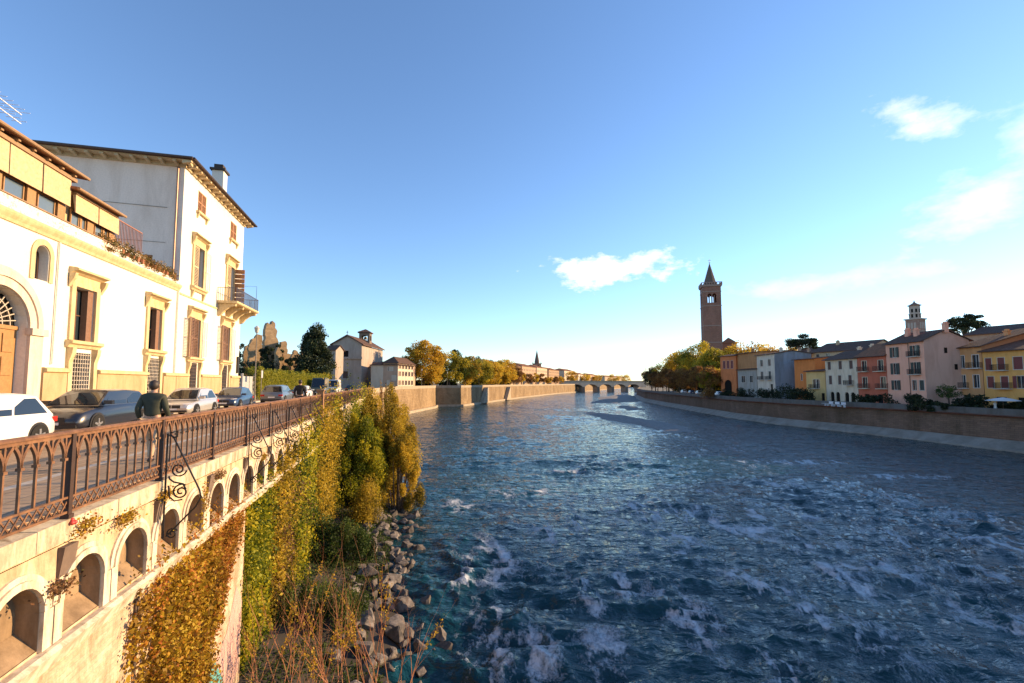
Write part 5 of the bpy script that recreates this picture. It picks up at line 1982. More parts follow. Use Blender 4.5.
m.box(wd / 2 - .06, wd / 2 + .06, -.2, -.08, hp + .5, hp + 1.9); m.box(wd / 2 - .4, wd / 2 + .4, -.2, -.08, hp + 1.25, hp + 1.4)
T.part("cross", m, black_iron, rf)
# its bell tower
ta = at(364.5, 383, 176)
T = Thing("bell_tower", "square stone bell tower with an open top standing behind the church", "bell tower", (ta.x, 176, STREET - .2), R(6))
h = at(364.5, 333, 176).z - STREET
s = 2.0
m = MB()
for k in range(4):
    c, sn = math.cos(k * math.pi / 2), math.sin(k * math.pi / 2)
    mm = MB(); wall_face(mm, -s, s, 0, h, [(-1.2, 1.2, h - 2.9, h - .8, .6), (-.35, .35, h - 8, h - 6.4, .3)], -s, .6)
    m.add([(x * c - y * sn, x * sn + y * c, z) for x, y, z in mm.v], mm.f)
T.part("shaft", m, plaster("dark_tower_stone", (.22, .17, .13), amount=.5))
m = MB(); m.closed = True
m.lathe([(s * 1.75, h + .01), (s * 1.75, h + .4), (.1, h + 1.7)], 4, phase=math.pi / 4)
T.part("roof", m, tiles_far)
m = MB(); m.closed = True
m.lathe([(.75, h - 2.3), (.6, h - 1.9), (.45, h - 1.4), (.12, h - 1.2)], 10)
T.part("bell", m, plain("bronze_bell", (.12, .09, .05), .5, .6), smooth=40)

# long low building with rose toned wings
peach = plaster("peach_render", (.50, .34, .235), amount=.4)
cream = plaster("cream_render_far", (.60, .50, .38), amount=.35)
a, b = at(361, 383, 168), at(384, 383, 167)
house("long_building", "low plain wing with an arched gate between the church and the hipped palace", (a.x, a.y), (b.x, b.y), 12, STREET - .2, at(372, 367, 164).z, grey_stone, [(.1, 4.2, [(.52, 2.6, "archdark")])], roof=("gable", 2.0), roof_mat=tiles_far, simple=True)
a, b = at(383, 383, 160), at(397.5, 383, 159.3)
house("palace", "peach coloured hipped building end facing the river railing", (a.x, a.y), (b.x, b.y), 18, STREET - .2, at(390, 362.5, 157).z, peach, [(.2, 3, [(.35, 1.1, "dark")]), (2.8, 4.6, [(.75, 1.6, "closed")]), (6.2, 7.6, [(.5, 1.9, "closed")])], roof=("hip", 2.4), roof_mat=tiles_far, shut=brown_sh, simple=True)
d = Vector((b.x - a.x, b.y - a.y)).normalized()
a2 = (b.x + d.x * .1, b.y + d.y * .1); b2 = (a2[0] + 2.2, a2[1] + 15)
house("palace", "cream fronted building with rows of windows facing the river next to the golden trees", a2, b2, 10, STREET - .2, at(404, 365, 162).z, cream, [(z, z + 1.6, [(.1 + .2 * i, .9, "plainshut") for i in range(5)]) for z in (1.2, 4.4, 7.0)], roof=("hip", 2.0), roof_mat=tiles_far, shut=brown_sh, simple=True)

# quay houses far downstream
spots = [((-15, 296), (-7, 320), 15.0, (.44, .30, .20), "dark gabled corner house nearest to the golden trees on the far quay"), ((-6, 322), (7, 360), 14.6, (.50, .36, .24), "wide peach house second along the far quay"), ((8, 363), (21, 402), 15.4, (.46, .31, .20), "russet house in the middle of the far quay behind small trees"),
         ((22, 405), (34, 441), 15.8, (.56, .42, .29), "tall pale orange house of the far quay before the bridge"), ((36, 446), (50, 484), 14.8, (.42, .27, .17), "brown quay house just before the bridge abutment"), ((58, 505), (78, 560), 15.6, (.58, .46, .33), "pale palace behind the near end of the bridge"),
         ((84, 580), (104, 640), 13, (.62, .54, .44), "low whitish house beyond the bridge on the left"), ((112, 665), (140, 740), 13.5, (.52, .36, .24), "distant orange house beyond the middle of the bridge"), ((175, 860), (250, 1010), 14, (.5, .38, .27), "most distant long house closing the river view")]
for i, (a, b, h, c, lab) in enumerate(spots):
    n = max(4, int(math.dist(a, b) / 4.2))
    house("quay_house", lab, a, b, 16, STREET - .2, STREET + h, plaster("quay_render_%d" % i, c, amount=.35), [(z, z + 1.9, [((k + .5) / n, 1.2, "plain") for k in range(n)]) for z in (1.2, 5.0, 8.6, 11.6) if z + 2 < h], roof=("hip", 2.8), roof_mat=tiles_warm, group="houses along the far quay", simple=True, chimneys=())
# far campanile
q = at(537, 383, 430)
T = Thing("bell_tower", "slender distant bell tower with a needle spire above the far quay houses", "bell tower", (q.x, q.y, STREET - .2), R(25))
h = at(537, 364, 430).z - STREET
m = MB()
for k in range(4):
    c, sn = math.cos(k * math.pi / 2), math.sin(k * math.pi / 2)
    mm = MB(); wall_face(mm, -3, 3, 0, h, [(-1.2, 1.2, h - 4.2, h - 1.2, 1.0)], -3, .8)
    m.add([(x * c - y * sn, x * sn + y * c, z) for x, y, z in mm.v], mm.f)
T.part("shaft", m, plaster("far_tower_brick", (.36, .23, .16), amount=.4))
m = MB(); m.closed = True
m.box(-3.5, 3.5, -3.5, 3.5, h + .01, h + .7)
m.lathe([(2.4, h + .71), (2.3, h + 3), (.1, at(537, 350, 430).z - STREET)], 8)
for u, v in ((-2.8, -2.8), (2.8, -2.8), (-2.8, 2.8), (2.8, 2.8)):
    m.lathe([(.45, h + .71), (.4, h + 1.6), (.05, h + 3.2)], 6, (u, v))
T.part("spire", m, plain("far_spire_tiles", (.14, .10, .08), .9))

# the bridge across the far end
A, Bp = Vector((58, 468)), Vector((142, 505))
d = (Bp - A)
T = Thing("bridge", "low pale bridge on dark piers crossing the far end of the river", "bridge", (A.x, A.y, 0), math.atan2(d.y, d.x))
wl = d.length
spans = 5
m = MB()
ho = [(wl * i / spans + 1.3, wl * (i + 1) / spans - 1.3, -1.2, 8.2, 3.6) for i in range(spans)]
wall_face(m, -6, wl + 8, -1.2, 10.4, ho, 0, 9)
m.quad((-6, 0, 10.4), (wl + 8, 0, 10.4), (wl + 8, 9, 10.4), (-6, 9, 10.4))
T.part("deck", m, plaster("bridge_stone", (.46, .39, .31), amount=.4, scale=.15))
for y in (-.12, 8.7):
    m = MB(); m.closed = True
    m.box(-6, wl + 8, y, y + .4, 10.404, 11.7); m.box(-6, wl + 8, y - .12, y + .52, 11.704, 11.9)
    T.part("parapet", m, coping_stone)
for i in range(1, spans):
    m = MB(); m.closed = True
    x = wl * i / spans
    m.prism([(x - 1.5, -.02), (x, -2.2), (x + 1.5, -.02)], 'Z', -1.2, 5.5)
    T.part("pier", m, plain("pier_stone", (.24, .20, .16), .9))

# hedge line, gate and lamp posts on the street
T = Thing("garden_gate", "pale metal gate panel between the tall town house and the hedge", "gate", L(-14.3, 47.3, STREET), SROT)
m = MB(); m.closed = True
for i in range(10):
    m.box(.1 + i * .36, .43 + i * .36, -.02, .02, .1, 2.35)
T.part("panel", m, plain("pale_grey_gate", (.42, .42, .42), .5))
for x in (-.1, 3.75):
    m = MB(); m.closed = True
    m.box(x, x + .17, -.09, .09, 0, 2.6)
    T.part("post", m, plain("pale_grey_gate", (.42, .42, .42), .5))


def lamp_post(label, loc, h, group=None, thin=.06):
    T = Thing("lamp_post", label, "lamp post", loc, 0, group)
    m = MB(); m.closed = True
    m.lathe([(thin * 2.2, 0), (thin * 2.2, .5), (thin * 1.2, .6), (thin, 1.2), (thin * .7, h)], 8)
    T.part("pole", m, plain("lamp_post_grey", (.16, .14, .12), .6))
    m = MB(); m.closed = True
    m.lathe([(.05, h + .002), (.16, h + .1), (.24, h + .5), (.28, h + .52), (.05, h + .75)], 8)
    T.part("lantern", m, plain("lantern_glass", (.5, .5, .46), .3))


lamp_post("tall thin pole rising from the hedge in front of the ruins", L(-13.8, 49.5, STREET), 6.6)
lamp_post("lamp post nearest to the cream building at the start of the golden trees", (-30.9 - 2.4, 168, STREET), 6.2)
lamp_post("lamp post in front of the largest golden tree on the quay", (-27.0, 190.2, STREET), 5.6)
lamp_post("lamp post beside the quay stairs under the golden trees", (-15.5, 214, STREET), 5.2)
T = Thing("street_sign", "small street sign on a grey post at the left end of the hedge", "sign", L(-13.0, 48.6, STREET), SROT)
m = MB(); m.closed = True
m.lathe([(.035, 0), (.035, 3.0)], 8)
T.part("post", m, plain("lamp_post_grey", (.16, .14, .12), .6))
m = MB(); m.closed = True
m.box(-.25, .25, -.06, -.037, 2.2, 2.9)
T.part("plate", m, plain("pale_grey_gate", (.42, .42, .42), .5))

# ------------------------------------------------------------------ vegetation
gold = foliage("golden_plane_leaves", [(.20, .095, .012), (.48, .29, .025), (.70, .47, .045), (.60, .50, .07)], .55)
goldgreen = foliage("yellow_green_leaves", [(.06, .075, .012), (.20, .19, .02), (.44, .34, .03), (.60, .44, .04)], .5)
russet = foliage("russet_leaves", [(.09, .045, .02), (.20, .095, .03), (.32, .15, .04), (.36, .21, .05)], .45)
evergreen = foliage("dark_evergreen_needles", [(.010, .018, .010), (.022, .036, .016), (.04, .058, .022), (.07, .085, .03)], .2)
bark = plain("brown_bark", (.10, .07, .05), .95)


def tree(name, label, x, y, z0, h, r, mat, n=3000, leaf=.5, crown=.68, shape="round", group=None, blobs=26, cat="tree", seed=None, sig=.30, trunk_r=None, flat=.8, lean=(0, 0)):
    """Tapered trunk with limbs that end in leaf clumps of uneven size."""
    T = Thing(name, label, cat, (x, y, z0), 0, group)
    ch = h * crown
    cz = h - ch / 2
    C_ = []
    while len(C_) < blobs:
        u = rng.normal(size=3); u /= np.linalg.norm(u)
        q = rng.uniform(.35, 1.0) ** .5
        p = u * q
        if shape == "cone":
            t = (p[2] + 1) / 2
            k = (1 - t) * .95 + .08
            p = np.array([p[0] / max(.2, math.hypot(p[0], p[1])) * k * rng.uniform(.3, .9), p[1] / max(.2, math.hypot(p[0], p[1])) * k * rng.uniform(.3, .9), p[2]])
        elif shape == "umbrella":
            p = np.array([p[0], p[1], abs(p[2]) * .9 - .25 + .25 * rng.uniform(-1, 1)])
        elif shape == "column":
            p = np.array([p[0], p[1], rng.uniform(-1, 1)])
        C_.append(p * np.array([r * .80, r * .80, ch / 2 * .84]) + np.array([lean[0], lean[1], cz]))
    C_ = np.array(C_)
    sg = rng.uniform(.65, 1.35, blobs) * sig * r * (1.0 if shape != "cone" else .8)
    P_, k = clump_points(C_, sg, n, flat)
    base = rng.uniform(.15, .85, blobs)
    tint = np.clip(base[k] + rng.normal(0, .16, n), 0, 1)
    me = leaf_mesh("crown", P_, leaf, tint, mat, .3)
    link("crown", me, T.e)
    m = MB()
    tr = trunk_r or max(.12, h * .018)
    top = h - ch * .55
    m.tube([(0, 0, -.3), (tr * .3, 0, h * .15), (lean[0] * .4, lean[1] * .4, top * .7), (lean[0] * .7, lean[1] * .7, top), (lean[0], lean[1], h - ch * .15)], [tr * 1.35, tr, tr * .8, tr * .6, tr * .15], 7)
    for i in range(min(9, blobs)):
        c = C_[i]
        s = Vector((lean[0] * .6, lean[1] * .6, min(c[2] * .72, top)))
        mid = s.lerp(Vector(c), .5) + Vector((0, 0, .06 * h))
        m.tube([s, mid, c], [tr * .42, tr * .28, tr * .08], 5, cap=False)
    T.part("trunk", m, bark, smooth=60)
    return T


# right bank: bronze row behind the quay wall
rowlab = "bronze leaved plane tree in the shaded row along the right quay"
for i, (x, y) in enumerate([(70.5, 160), (70, 169), (71.5, 178), (71, 187), (72.2, 197), (73, 207), (73.5, 217), (75, 227), (76, 238)]):
    tree("plane_tree", rowlab, x, y, QUAY, 11.5 + rng.uniform(-1.0, 1.2), 5.8, russet, 6000, .40, .84, group="bronze trees along the right quay", blobs=44, sig=.24)
tree("evergreen_tree", "dark round evergreen at the far end of the right quay trees", 79, 258, QUAY, 14.0, 6.5, evergreen, 5000, .45, .85, blobs=30)
for lab, px, py, Y, r, mt, n in (("large yellow green plane tree in front of the bell tower", 700, 346, 205, 11, goldgreen, 9000), ("bright yellow treetop left of the bell tower foot", 681, 352, 225, 9.5, gold, 7000), ("golden tree behind the far end of the bronze row", 668, 361, 240, 8.5, gold, 5000),
                                 ("yellow green tree standing behind the narrow orange house", 716, 350, 178, 8.5, goldgreen, 6500), ("green tree low beside the narrow orange house", 712, 372, 163, 5.5, goldgreen, 3500), ("golden tree right of the bell tower above the ochre brown house", 737, 350, 200, 8, gold, 4500),
                                 ("golden tree above the white balcony house", 752, 349, 205, 8.5, gold, 4500), ("golden tree left of the umbrella pine", 769, 350.5, 210, 9, gold, 4500), ("golden tree partly behind the umbrella pine", 786, 352, 215, 9, gold, 4500), ("russet tree at the left foot of the large yellow tree", 655, 371, 262, 7.5, russet, 3500)):
    q = at(px, py - (9 if px > 725 else 4), Y)
    tree("plane_tree", lab, q.x, q.y, QUAY, q.z - QUAY, r * 1.12, mt, int(n * 2.0), .6, .88, blobs=64, sig=.25)
q = at(797, 331, 160)
tree("umbrella_pine", "wide umbrella pine with a leaning top above the orange and grey houses", q.x, q.y, QUAY, q.z - QUAY, 6.3, evergreen, 9000, .42, .40, "umbrella", blobs=34, sig=.27, lean=(1.0, 0), flat=.45)
q = at(964, 307, 125)
tree("umbrella_pine", "umbrella pine standing between the pink gable and the long dark roof", q.x, q.y, QUAY, q.z - QUAY, 5.2, evergreen, 8000, .38, .42, "umbrella", blobs=32, sig=.27, flat=.5)
q = at(948, 383, 79.5)
tree("garden_tree", "small green garden tree in front of the pink gable wall", q.x - 1.0, q.y - 1, QUAY, 4.6, 2.0, foliage("mid_green_leaves", [(.02, .04, .012), (.05, .085, .02), (.09, .13, .03), (.14, .17, .04)], .4), 1600, .2, .6, blobs=16)


def shrub(name, label, x, y, z0, rx, ry, h, mat, n, leaf, cat="shrub", blobs=14, group=None, rz=0.0):
    T = Thing(name, label, cat, (x, y, z0), rz, group)
    C_ = np.stack([rng.uniform(-.8, .8, blobs) * rx, rng.uniform(-.8, .8, blobs) * ry, rng.uniform(.2, .85, blobs) * h], -1)
    P_, k = clump_points(C_, np.full(blobs, .33 * min(max(rx, ry), h)), n, .9)
    P_[:, 2] = np.maximum(P_[:, 2], .02)
    tint = np.clip(rng.uniform(.1, .8, blobs)[k] + rng.normal(0, .15, n), 0, 1)
    link("foliage", leaf_mesh("foliage", P_, leaf, tint, mat), T.e)
    m = MB()
    for i in range(7):
        c = C_[i % blobs]
        m.tube([(c[0] * .3, c[1] * .3, -.05), (c[0] * .7, c[1] * .7, c[2] * .6), c], [.05, .035, .012], 5, cap=False)
    T.part("stem", m, bark)
    return T


dkgreen = foliage("dark_hedge_leaves", [(.008, .014, .007), (.018, .028, .011), (.03, .042, .016), (.05, .055, .02)], .25)
for lab, px, Y, rx, h in (("dark bush under the narrow orange house", 727, 143, 4, 2.6), ("dark bush below the low whitish annex", 744, 133, 5, 3.2), ("dark rounded bush left of the white balcony house foot", 765, 122, 5, 3.6), ("broad dark bush under the grey blue side wall", 783, 114, 6, 4.2), ("dark bush in front of the deep orange house", 800, 108, 3.6, 3.4),
                      ("low dark hedge before the red house", 872, 88, 4.5, 2.3), ("low dark hedge before the pink house", 905, 81, 5.5, 2.6), ("dark hedge at the foot of the pink gable", 941, 75, 4.2, 1.7), ("dark bush before the beige orange house", 972, 73, 2.6, 2.6), ("dark bush under the bright yellow house", 1005, 71, 3.2, 1.9),
                      ("russet bush hanging over the quay by the end of the bronze row", 708, 143, 4, 3.4)):
    q = at(px, 383, Y)
    shrub("bush", lab, q.x, q.y, QUAY, 2.0 if rx > 3 else 1.5, rx, h, russet if "russet" in lab else dkgreen, 1900, .32)
for i, (x, y, rz, lab) in enumerate(((-40, 196, 75, "added dark hedge closing the bright gap under the largest golden plane tree"), (-31, 216, 75, "added dark hedge closing the bright gap under the plane tree behind the quay stairs"), (-22, 240, 75, "added dark hedge closing the bright gap under the orange golden tree in the middle of the quay row"), (-13, 266, 75, "added dark hedge closing the bright gap under the bright golden plane tree"), (-5, 292, 75, "added dark hedge closing the bright gap left of the dark gabled corner house"))):
    shrub("gap_hedge", lab, x, y, STREET - .15, 13, 1.6, 3.2, dkgreen, 4200, .5, "hedge", 46, rz=R(rz))  # hedges added to darken the bright gaps below the crowns
for i, (x, y, lab) in enumerate(((81, 172, "added dark bush closing the bright gap behind the near end of the bronze tree row"), (82, 192, "added dark bush closing the bright gap behind the middle of the bronze tree row"), (84, 212, "added dark bush closing the bright gap behind the far middle of the bronze tree row"), (86, 236, "added dark bush closing the bright gap behind the far end of the bronze tree row"))):
    shrub("bush", lab, x, y, QUAY, 11, 3, 5.0, dkgreen, 4200, .5, blobs=46, rz=R(82))  # bushes added as the darkness between and behind the trunks
# parked cars under the bronze trees, a parasol, garden furniture
for i, (x, y, p, lab) in enumerate([(66.8, 150, white_p, "white car parked under the near end of the bronze tree row"), (66.6, 158.5, grey_p, "grey blue car parked under the middle of the bronze tree row"), (67.2, 167, silver_p, "silver car parked under the bronze tree row past the grey blue car"),
                                    (68.0, 176, blue_p, "deep blue car parked under the far part of the bronze tree row"), (68.8, 186, white_p, "white car farthest along the bronze tree row")]):
    make_car("parked_car", lab, "car", (x + 1.0, y, QUAY + .45), R(-6), p, "hatch", group="cars parked under the bronze trees")
o = link("parking_terrace", MB().box(0, 9, 0, 60, 0, .45).mesh("parking_terrace", gmat)); o.location = (64.8, 140, QUAY + .002); o.rotation_euler = (0, 0, R(-6)); tag(o, kind="structure")
q = at(1003, 402, 69)
T = Thing("parasol", "white garden parasol in front of the bright yellow house", "parasol", (q.x, q.y, QUAY))
m = MB(); m.closed = True
m.tube([(0, 0, 0), (0, 0, 2.3)], .03, 6)
T.part("pole", m, wood_brown)
m = MB()
m.lathe([(1.9, 2.0), (1.95, 2.05), (1.0, 2.35), (.06, 2.55)], 8)
T.part("canopy", m, plain("white_canvas", (.62, .62, .62), .85))
T = Thing("statue", "small white garden statue left of the white parasol", "statue", (at(995, 402, 70).x, 70, QUAY))
m = MB(); m.closed = True
m.box(-.22, .22, -.22, .22, 0, .7)
T.part("pedestal", m, plain("white_marble", (.6, .6, .6), .6))
m = MB(); m.closed = True
m.lathe([(.16, .702), (.20, .9), (.15, 1.25), (.21, 1.5), (.16, 1.68), (.06, 1.72), (.10, 1.80), (.11, 1.9), (.05, 2.0)], 12)
T.part("figure", m, plain("white_marble", (.6, .6, .6), .6), smooth=50)
for k in range(4):
    q = at(838 + k * 6.5, 402, 96 - k * 2.2)
    T = Thing("garden_bench", "white garden bench in front of the dark arches of the cream house", "bench", (q.x - 3, q.y, QUAY), R(-95), "white benches before the cream house")
    for nm, bx in (("seat", (-.7, .7, -.22, .22, .42, .47)), ("backrest", (-.7, .7, .20, .25, .50, .95)), ("leg", (-.66, -.6, -.2, .2, 0, .419)), ("leg", (.6, .66, -.2, .2, 0, .419))):
        m = MB(); m.closed = True
        m.box(*bx)
        T.part(nm, m, plain("white_bench_paint", (.6, .6, .6), .6))

# left bank trees
for lab, x, y, h, r, mt, n in (("largest golden plane tree next to the cream fronted building", -36, 186, 19.0, 9.0, gold, 9000), ("yellow green plane tree overlapping the largest golden one", -27.5, 199, 16.5, 8.2, goldgreen, 6000), ("golden plane tree rising behind the quay stairs", -22, 214, 15.0, 8.0, gold, 4500),
                               ("yellow green plane tree above the second quay stairs", -17, 229, 14.5, 7.4, goldgreen, 4500), ("orange golden plane tree in the middle of the quay row", -12, 246, 14.5, 7.8, gold, 4500), ("bright golden plane tree closing the quay row", -5, 268, 16.5, 8, gold, 6500), ("bare looking russet tree before the dark gabled corner house", 1, 287, 13.5, 6, russet, 3000), ("dark olive tree at the left foot of the largest golden tree", -43, 190, 13, 5.5, goldgreen, 4000)):
    tree("plane_tree", lab, x, y, STREET - .15, h * 1.04, r * 1.2, mt, int(n * 2.4), .55, .97, blobs=80, sig=.23)
for lab, px, py, Y in (("dark cedar top showing behind the golden trees", 455, 346.5, 225), ("small dark cedar top right of the taller cedar", 478, 356, 250), ("dark cedar top behind the orange golden tree", 490, 359, 270)):
    q = at(px, py, Y)
    tree("cedar_tree", lab, q.x, q.y, STREET - .15, q.z - STREET, 6, evergreen, 3500, .5, .6, "cone", blobs=24)
for i, (x, y) in enumerate([(0, 300), (5, 318), (10, 336), (16, 354), (22, 372), (29, 392), (36, 413), (44, 434), (52, 455)]):
    tree("quay_tree", "small %s tree in the row before the far quay houses" % ("golden", "russet")[i % 2], x - 3, y, STREET - .15, 9.5 + rng.uniform(-1.5, 1.5), 4.4, [gold, russet][i % 2], 2600, .6, .85, group="small trees before the far quay houses", blobs=20)
for lab, x, y, h, r in (("yellow tree behind the near end of the bridge", 66, 498, 15, 8), ("golden tree mass beyond the left arches of the bridge", 95, 600, 15, 10), ("golden tree beyond the middle of the bridge", 128, 690, 15, 11), ("golden tree beyond the right arches of the bridge", 160, 720, 16, 12), ("yellow tree nearest the far end of the bridge", 200, 800, 17, 13)):
    tree("plane_tree", lab, x, y, STREET - .5, h, r, gold, 2500, .9, .8, blobs=24)
q = at(316, 318, 100)
tree("conifer", "tall dark conifer between the ruins and the stone house", q.x, q.y, STREET - .15, q.z - STREET + .15, 7.6, evergreen, 26000, .36, .95, "cone", blobs=150, sig=.19)
q = at(241, 338, 105)
tree("conifer", "dark cypress half hidden by the corner of the tall town house", q.x - 1, q.y, STREET - .15, q.z - STREET, 2.0, evergreen, 2500, .3, .92, "column", blobs=24)
for lab, px, py, Y, rx, h in (("dark ivy mass on the foot of the ruins", 253, 356, 101, 5.5, 6.8), ("dark ivy column between the left stub and the tall ruined tower", 263, 350, 105, 1.9, 11.5), ("dark ivy growing up the right side of the thin ruined pillar", 288, 352, 103, 1.3, 8.5), ("dark bush right of the ruined tower", 291, 345, 108, 2.2, 9.5), ("green bush under the conifer", 314, 362, 96, 3.5, 4.5), ("ivy covering the top right of the ruined tower", 279, 333, 108.5, 1.4, 12.5)):
    q = at(px, py, Y)
    shrub("ivy_bush", lab, q.x, q.y, STREET, rx, 1.6, h, evergreen if "dark" in lab or "ivy" in lab else goldgreen, 5200, .34, blobs=30)
for i, (a, b, lab) in enumerate(((50.5, 64, "sunlit yellow green hedge section nearest to the pale gate"), (64.2, 79, "middle section of the sunlit hedge along the street"), (79.2, 96, "far section of the sunlit hedge ending at the conifer"))):
    T = Thing("hedge", lab, "hedge", L(-14.4, (a + b) / 2, STREET), SROT)
    n = 16000
    hl_ = (b - a) / 2
    P_ = np.stack([rng.uniform(-hl_, hl_, n), rng.uniform(-.7, .7, n), rng.uniform(0, 1, n) ** .8 * 3.3], -1)
    P_[:, 2] *= .93 + .1 * np.sin(P_[:, 0] * 1.3 + i) * np.cos(P_[:, 0] * .5)
    k = rng.uniform(0, 1, n) < .5
    P_[k, 1] = -.7 + rng.normal(0, .06, k.sum())
    link("foliage", leaf_mesh("foliage", P_, .17, np.clip(rng.normal(.5, .2, n), 0, 1), foliage("sunny_hedge_leaves", [(.07, .09, .012), (.18, .19, .02), (.34, .32, .03), (.46, .40, .05)], .45)), T.e)
    m = MB()
    for x in np.arange(-hl_ + .5, hl_, 1.2):
        m.tube([(x, 0, 0), (x + .1, 0, 1.4), (x - .1, .1, 2.6)], [.05, .04, .015], 5, cap=False)
    T.part("stem", m, bark)

# creepers on the near wall
ivy_gold = foliage("autumn_ivy_leaves", [(.12, .06, .012), (.34, .20, .018), (.52, .36, .03), (.44, .15, .03)], .4)
ivy_red = foliage("reddening_ivy_leaves", [(.14, .07, .015), (.36, .19, .02), (.46, .22, .03), (.38, .10, .03)], .4)
vine_green = foliage("fresh_vine_leaves", [(.03, .06, .01), (.14, .17, .015), (.38, .36, .02), (.60, .48, .03)], .5)
vine_brown = foliage("withered_vine_leaves", [(.09, .045, .02), (.20, .10, .045), (.30, .16, .07), (.26, .24, .05)], .35)
bush_gold = foliage("golden_bush_leaves", [(.06, .06, .01), (.24, .18, .018), (.50, .34, .03), (.64, .46, .05)], .5)


def creeper(label, pts, n, leaf, mat, thick=.22, back=.03, clump=.16, name="wall_creeper", nb=90):
    """Leaves over a patch of wall; pts are (s, z) corners of the patch, n grows away from the wall."""
    s_, z_ = [p[0] for p in pts], [p[1] for p in pts]
    cs, cz = sum(s_) / len(s_), min(z_)
    n0 = -4.23 - (back - .03)
    T = Thing(name, label, "climbing plant", L(n0, cs, cz), SROT)

    def inside(x, y):
        r = np.zeros(len(x), bool)
        j = len(pts) - 1
        for i in range(len(pts)):
            xi, yi, xj, yj = *pts[i], *pts[j]
            if yi != yj:
                r ^= ((yi > y) != (yj > y)) & (x < (xj - xi) * (y - yi) / (yj - yi) + xi)
            j = i
        return r
    C_ = []
    while len(C_) < nb:
        x = rng.uniform(min(s_), max(s_), 400); y = rng.uniform(min(z_), max(z_), 400)
        k = inside(x, y)
        C_ += list(zip(x[k], y[k]))
    C_ = np.array(C_[:nb])
    C_ += rng.normal(0, clump * .55, C_.shape)
    C_[:, 1] = np.minimum(C_[:, 1], max(z_) - .12)
    k = rng.integers(0, nb, n)
    rad = rng.uniform(.5, 1.5, nb)[k] * clump * (1 + 1.2 * rng.random(n))
    th_ = rng.uniform(0, 2 * math.pi, n)
    q = rng.uniform(0, 1, n) ** .6
    x = C_[k, 0] + rad * np.cos(th_) * q
    z = C_[k, 1] + rad * np.sin(th_) * q * 2.4
    bulge = rng.uniform(.15, 1.0, nb)[k]
    y = -thick * bulge * np.sqrt(np.clip(1 - q * q * .8, 0, 1)) * rng.uniform(.3, 1.0, n)
    tint = np.clip(rng.uniform(.0, .95, nb)[k] + rng.normal(0, .16, n), 0, 1)
    link("foliage", leaf_mesh("foliage", np.stack([x - cs, y, z - cz], -1), leaf * rng.choice([.8, 1.0, 1.5], n), tint, mat, .5), T.e)
    m = MB()
    top = max(z_)
    for i in range(9):
        a = random.uniform(min(s_), max(s_))
        zz, path = top, []
        c = C_[random.randrange(nb)]
        path = [(c[0] + random.uniform(-.05, .05) - cs, -.02, top - cz), ((c[0]) - cs, -.03, (top + c[1]) / 2 - cz), (c[0] - cs + .05, -.03, c[1] - cz)]
        m.tube(path, [.022, .016, .008], 5, cap=False)
    T.part("stem", m, bark)
    return T


creeper("yellow autumn ivy hanging over the near wall below the arches", [(9.1, 6.0), (9.0, 2.6), (12.2, 2.6), (12.5, 4.0), (12.2, 5.95)], 26000, .062, ivy_gold, .40, nb=300, clump=.17)
creeper("orange brown ivy beside the wall corner right of the yellow ivy", [(11.9, 6.05), (12.0, 4.1), (12.6, 3.9), (13.6, 5.2), (14.5, 5.95)], 13000, .055, ivy_red, .28, nb=160, clump=.15)
creeper("bright green vine on the wall just past the wall corner", [(14.9, 5.9), (15.0, 1.2), (17.4, .6), (17.4, 6.3)], 22000, .085, vine_green, .75, back=.35, nb=170, clump=.26)
creeper("yellow vine hanging in strands under the iron brackets", [(17.3, 6.5), (17.4, .4), (20.5, .2), (20.5, 6.9)], 24000, .085, bush_gold, .85, back=.30, nb=170, clump=.26)
creeper("brown withered creeper streaks between the green vines", [(18.0, 5.0), (18.2, .2), (19.4, .2), (19.5, 4.6), (21.6, 5.6), (21.6, .4), (22.6, .4), (22.8, 5.8)], 9000, .075, vine_brown, 1.0, back=.3, nb=80, clump=.24)
creeper("yellow green vine reaching up to the coping before the rusty pillar", [(20.4, 6.7), (20.4, .3), (25, .2), (25.2, 7.5), (22.5, 7.1)], 26000, .09, vine_green, .95, back=.25, nb=190, clump=.28)
creeper("vine spilling over the railing foot at the rusty pillar", [(25, 7.5), (25, .3), (31, .3), (34, 7.8), (27.5, 7.6)], 26000, .10, bush_gold, 1.1, back=.2, nb=200, clump=.34)
creeper("creeper covering the wall behind the tall golden bush", [(31, 7.7), (31, .2), (62, .2), (62, 7.5), (40, 7.8)], 20000, .14, vine_green, 1.0, back=.2, nb=240, clump=.6)
for lab, s_, n_, wd_, zb_ in (("far ivy streak on the sunlit quay wall nearest to the golden bush", 96, -3.70, 2.5, 1.0), ("far ivy streak in the middle of the sunlit quay wall", 106, -3.05, 3.2, 2.0), ("far ivy streak next to the corner of the sunlit quay wall", 121, -2.1, 3.6, 2.6)):
    creeper(lab, [(s_ - wd_, 7.5), (s_ - wd_ * .4, zb_), (s_ + wd_ * .5, zb_ + 1.5), (s_ + wd_, 7.5)], 2600, .22, vine_brown, .4, back=-4.2 - n_, nb=40, clump=.5)
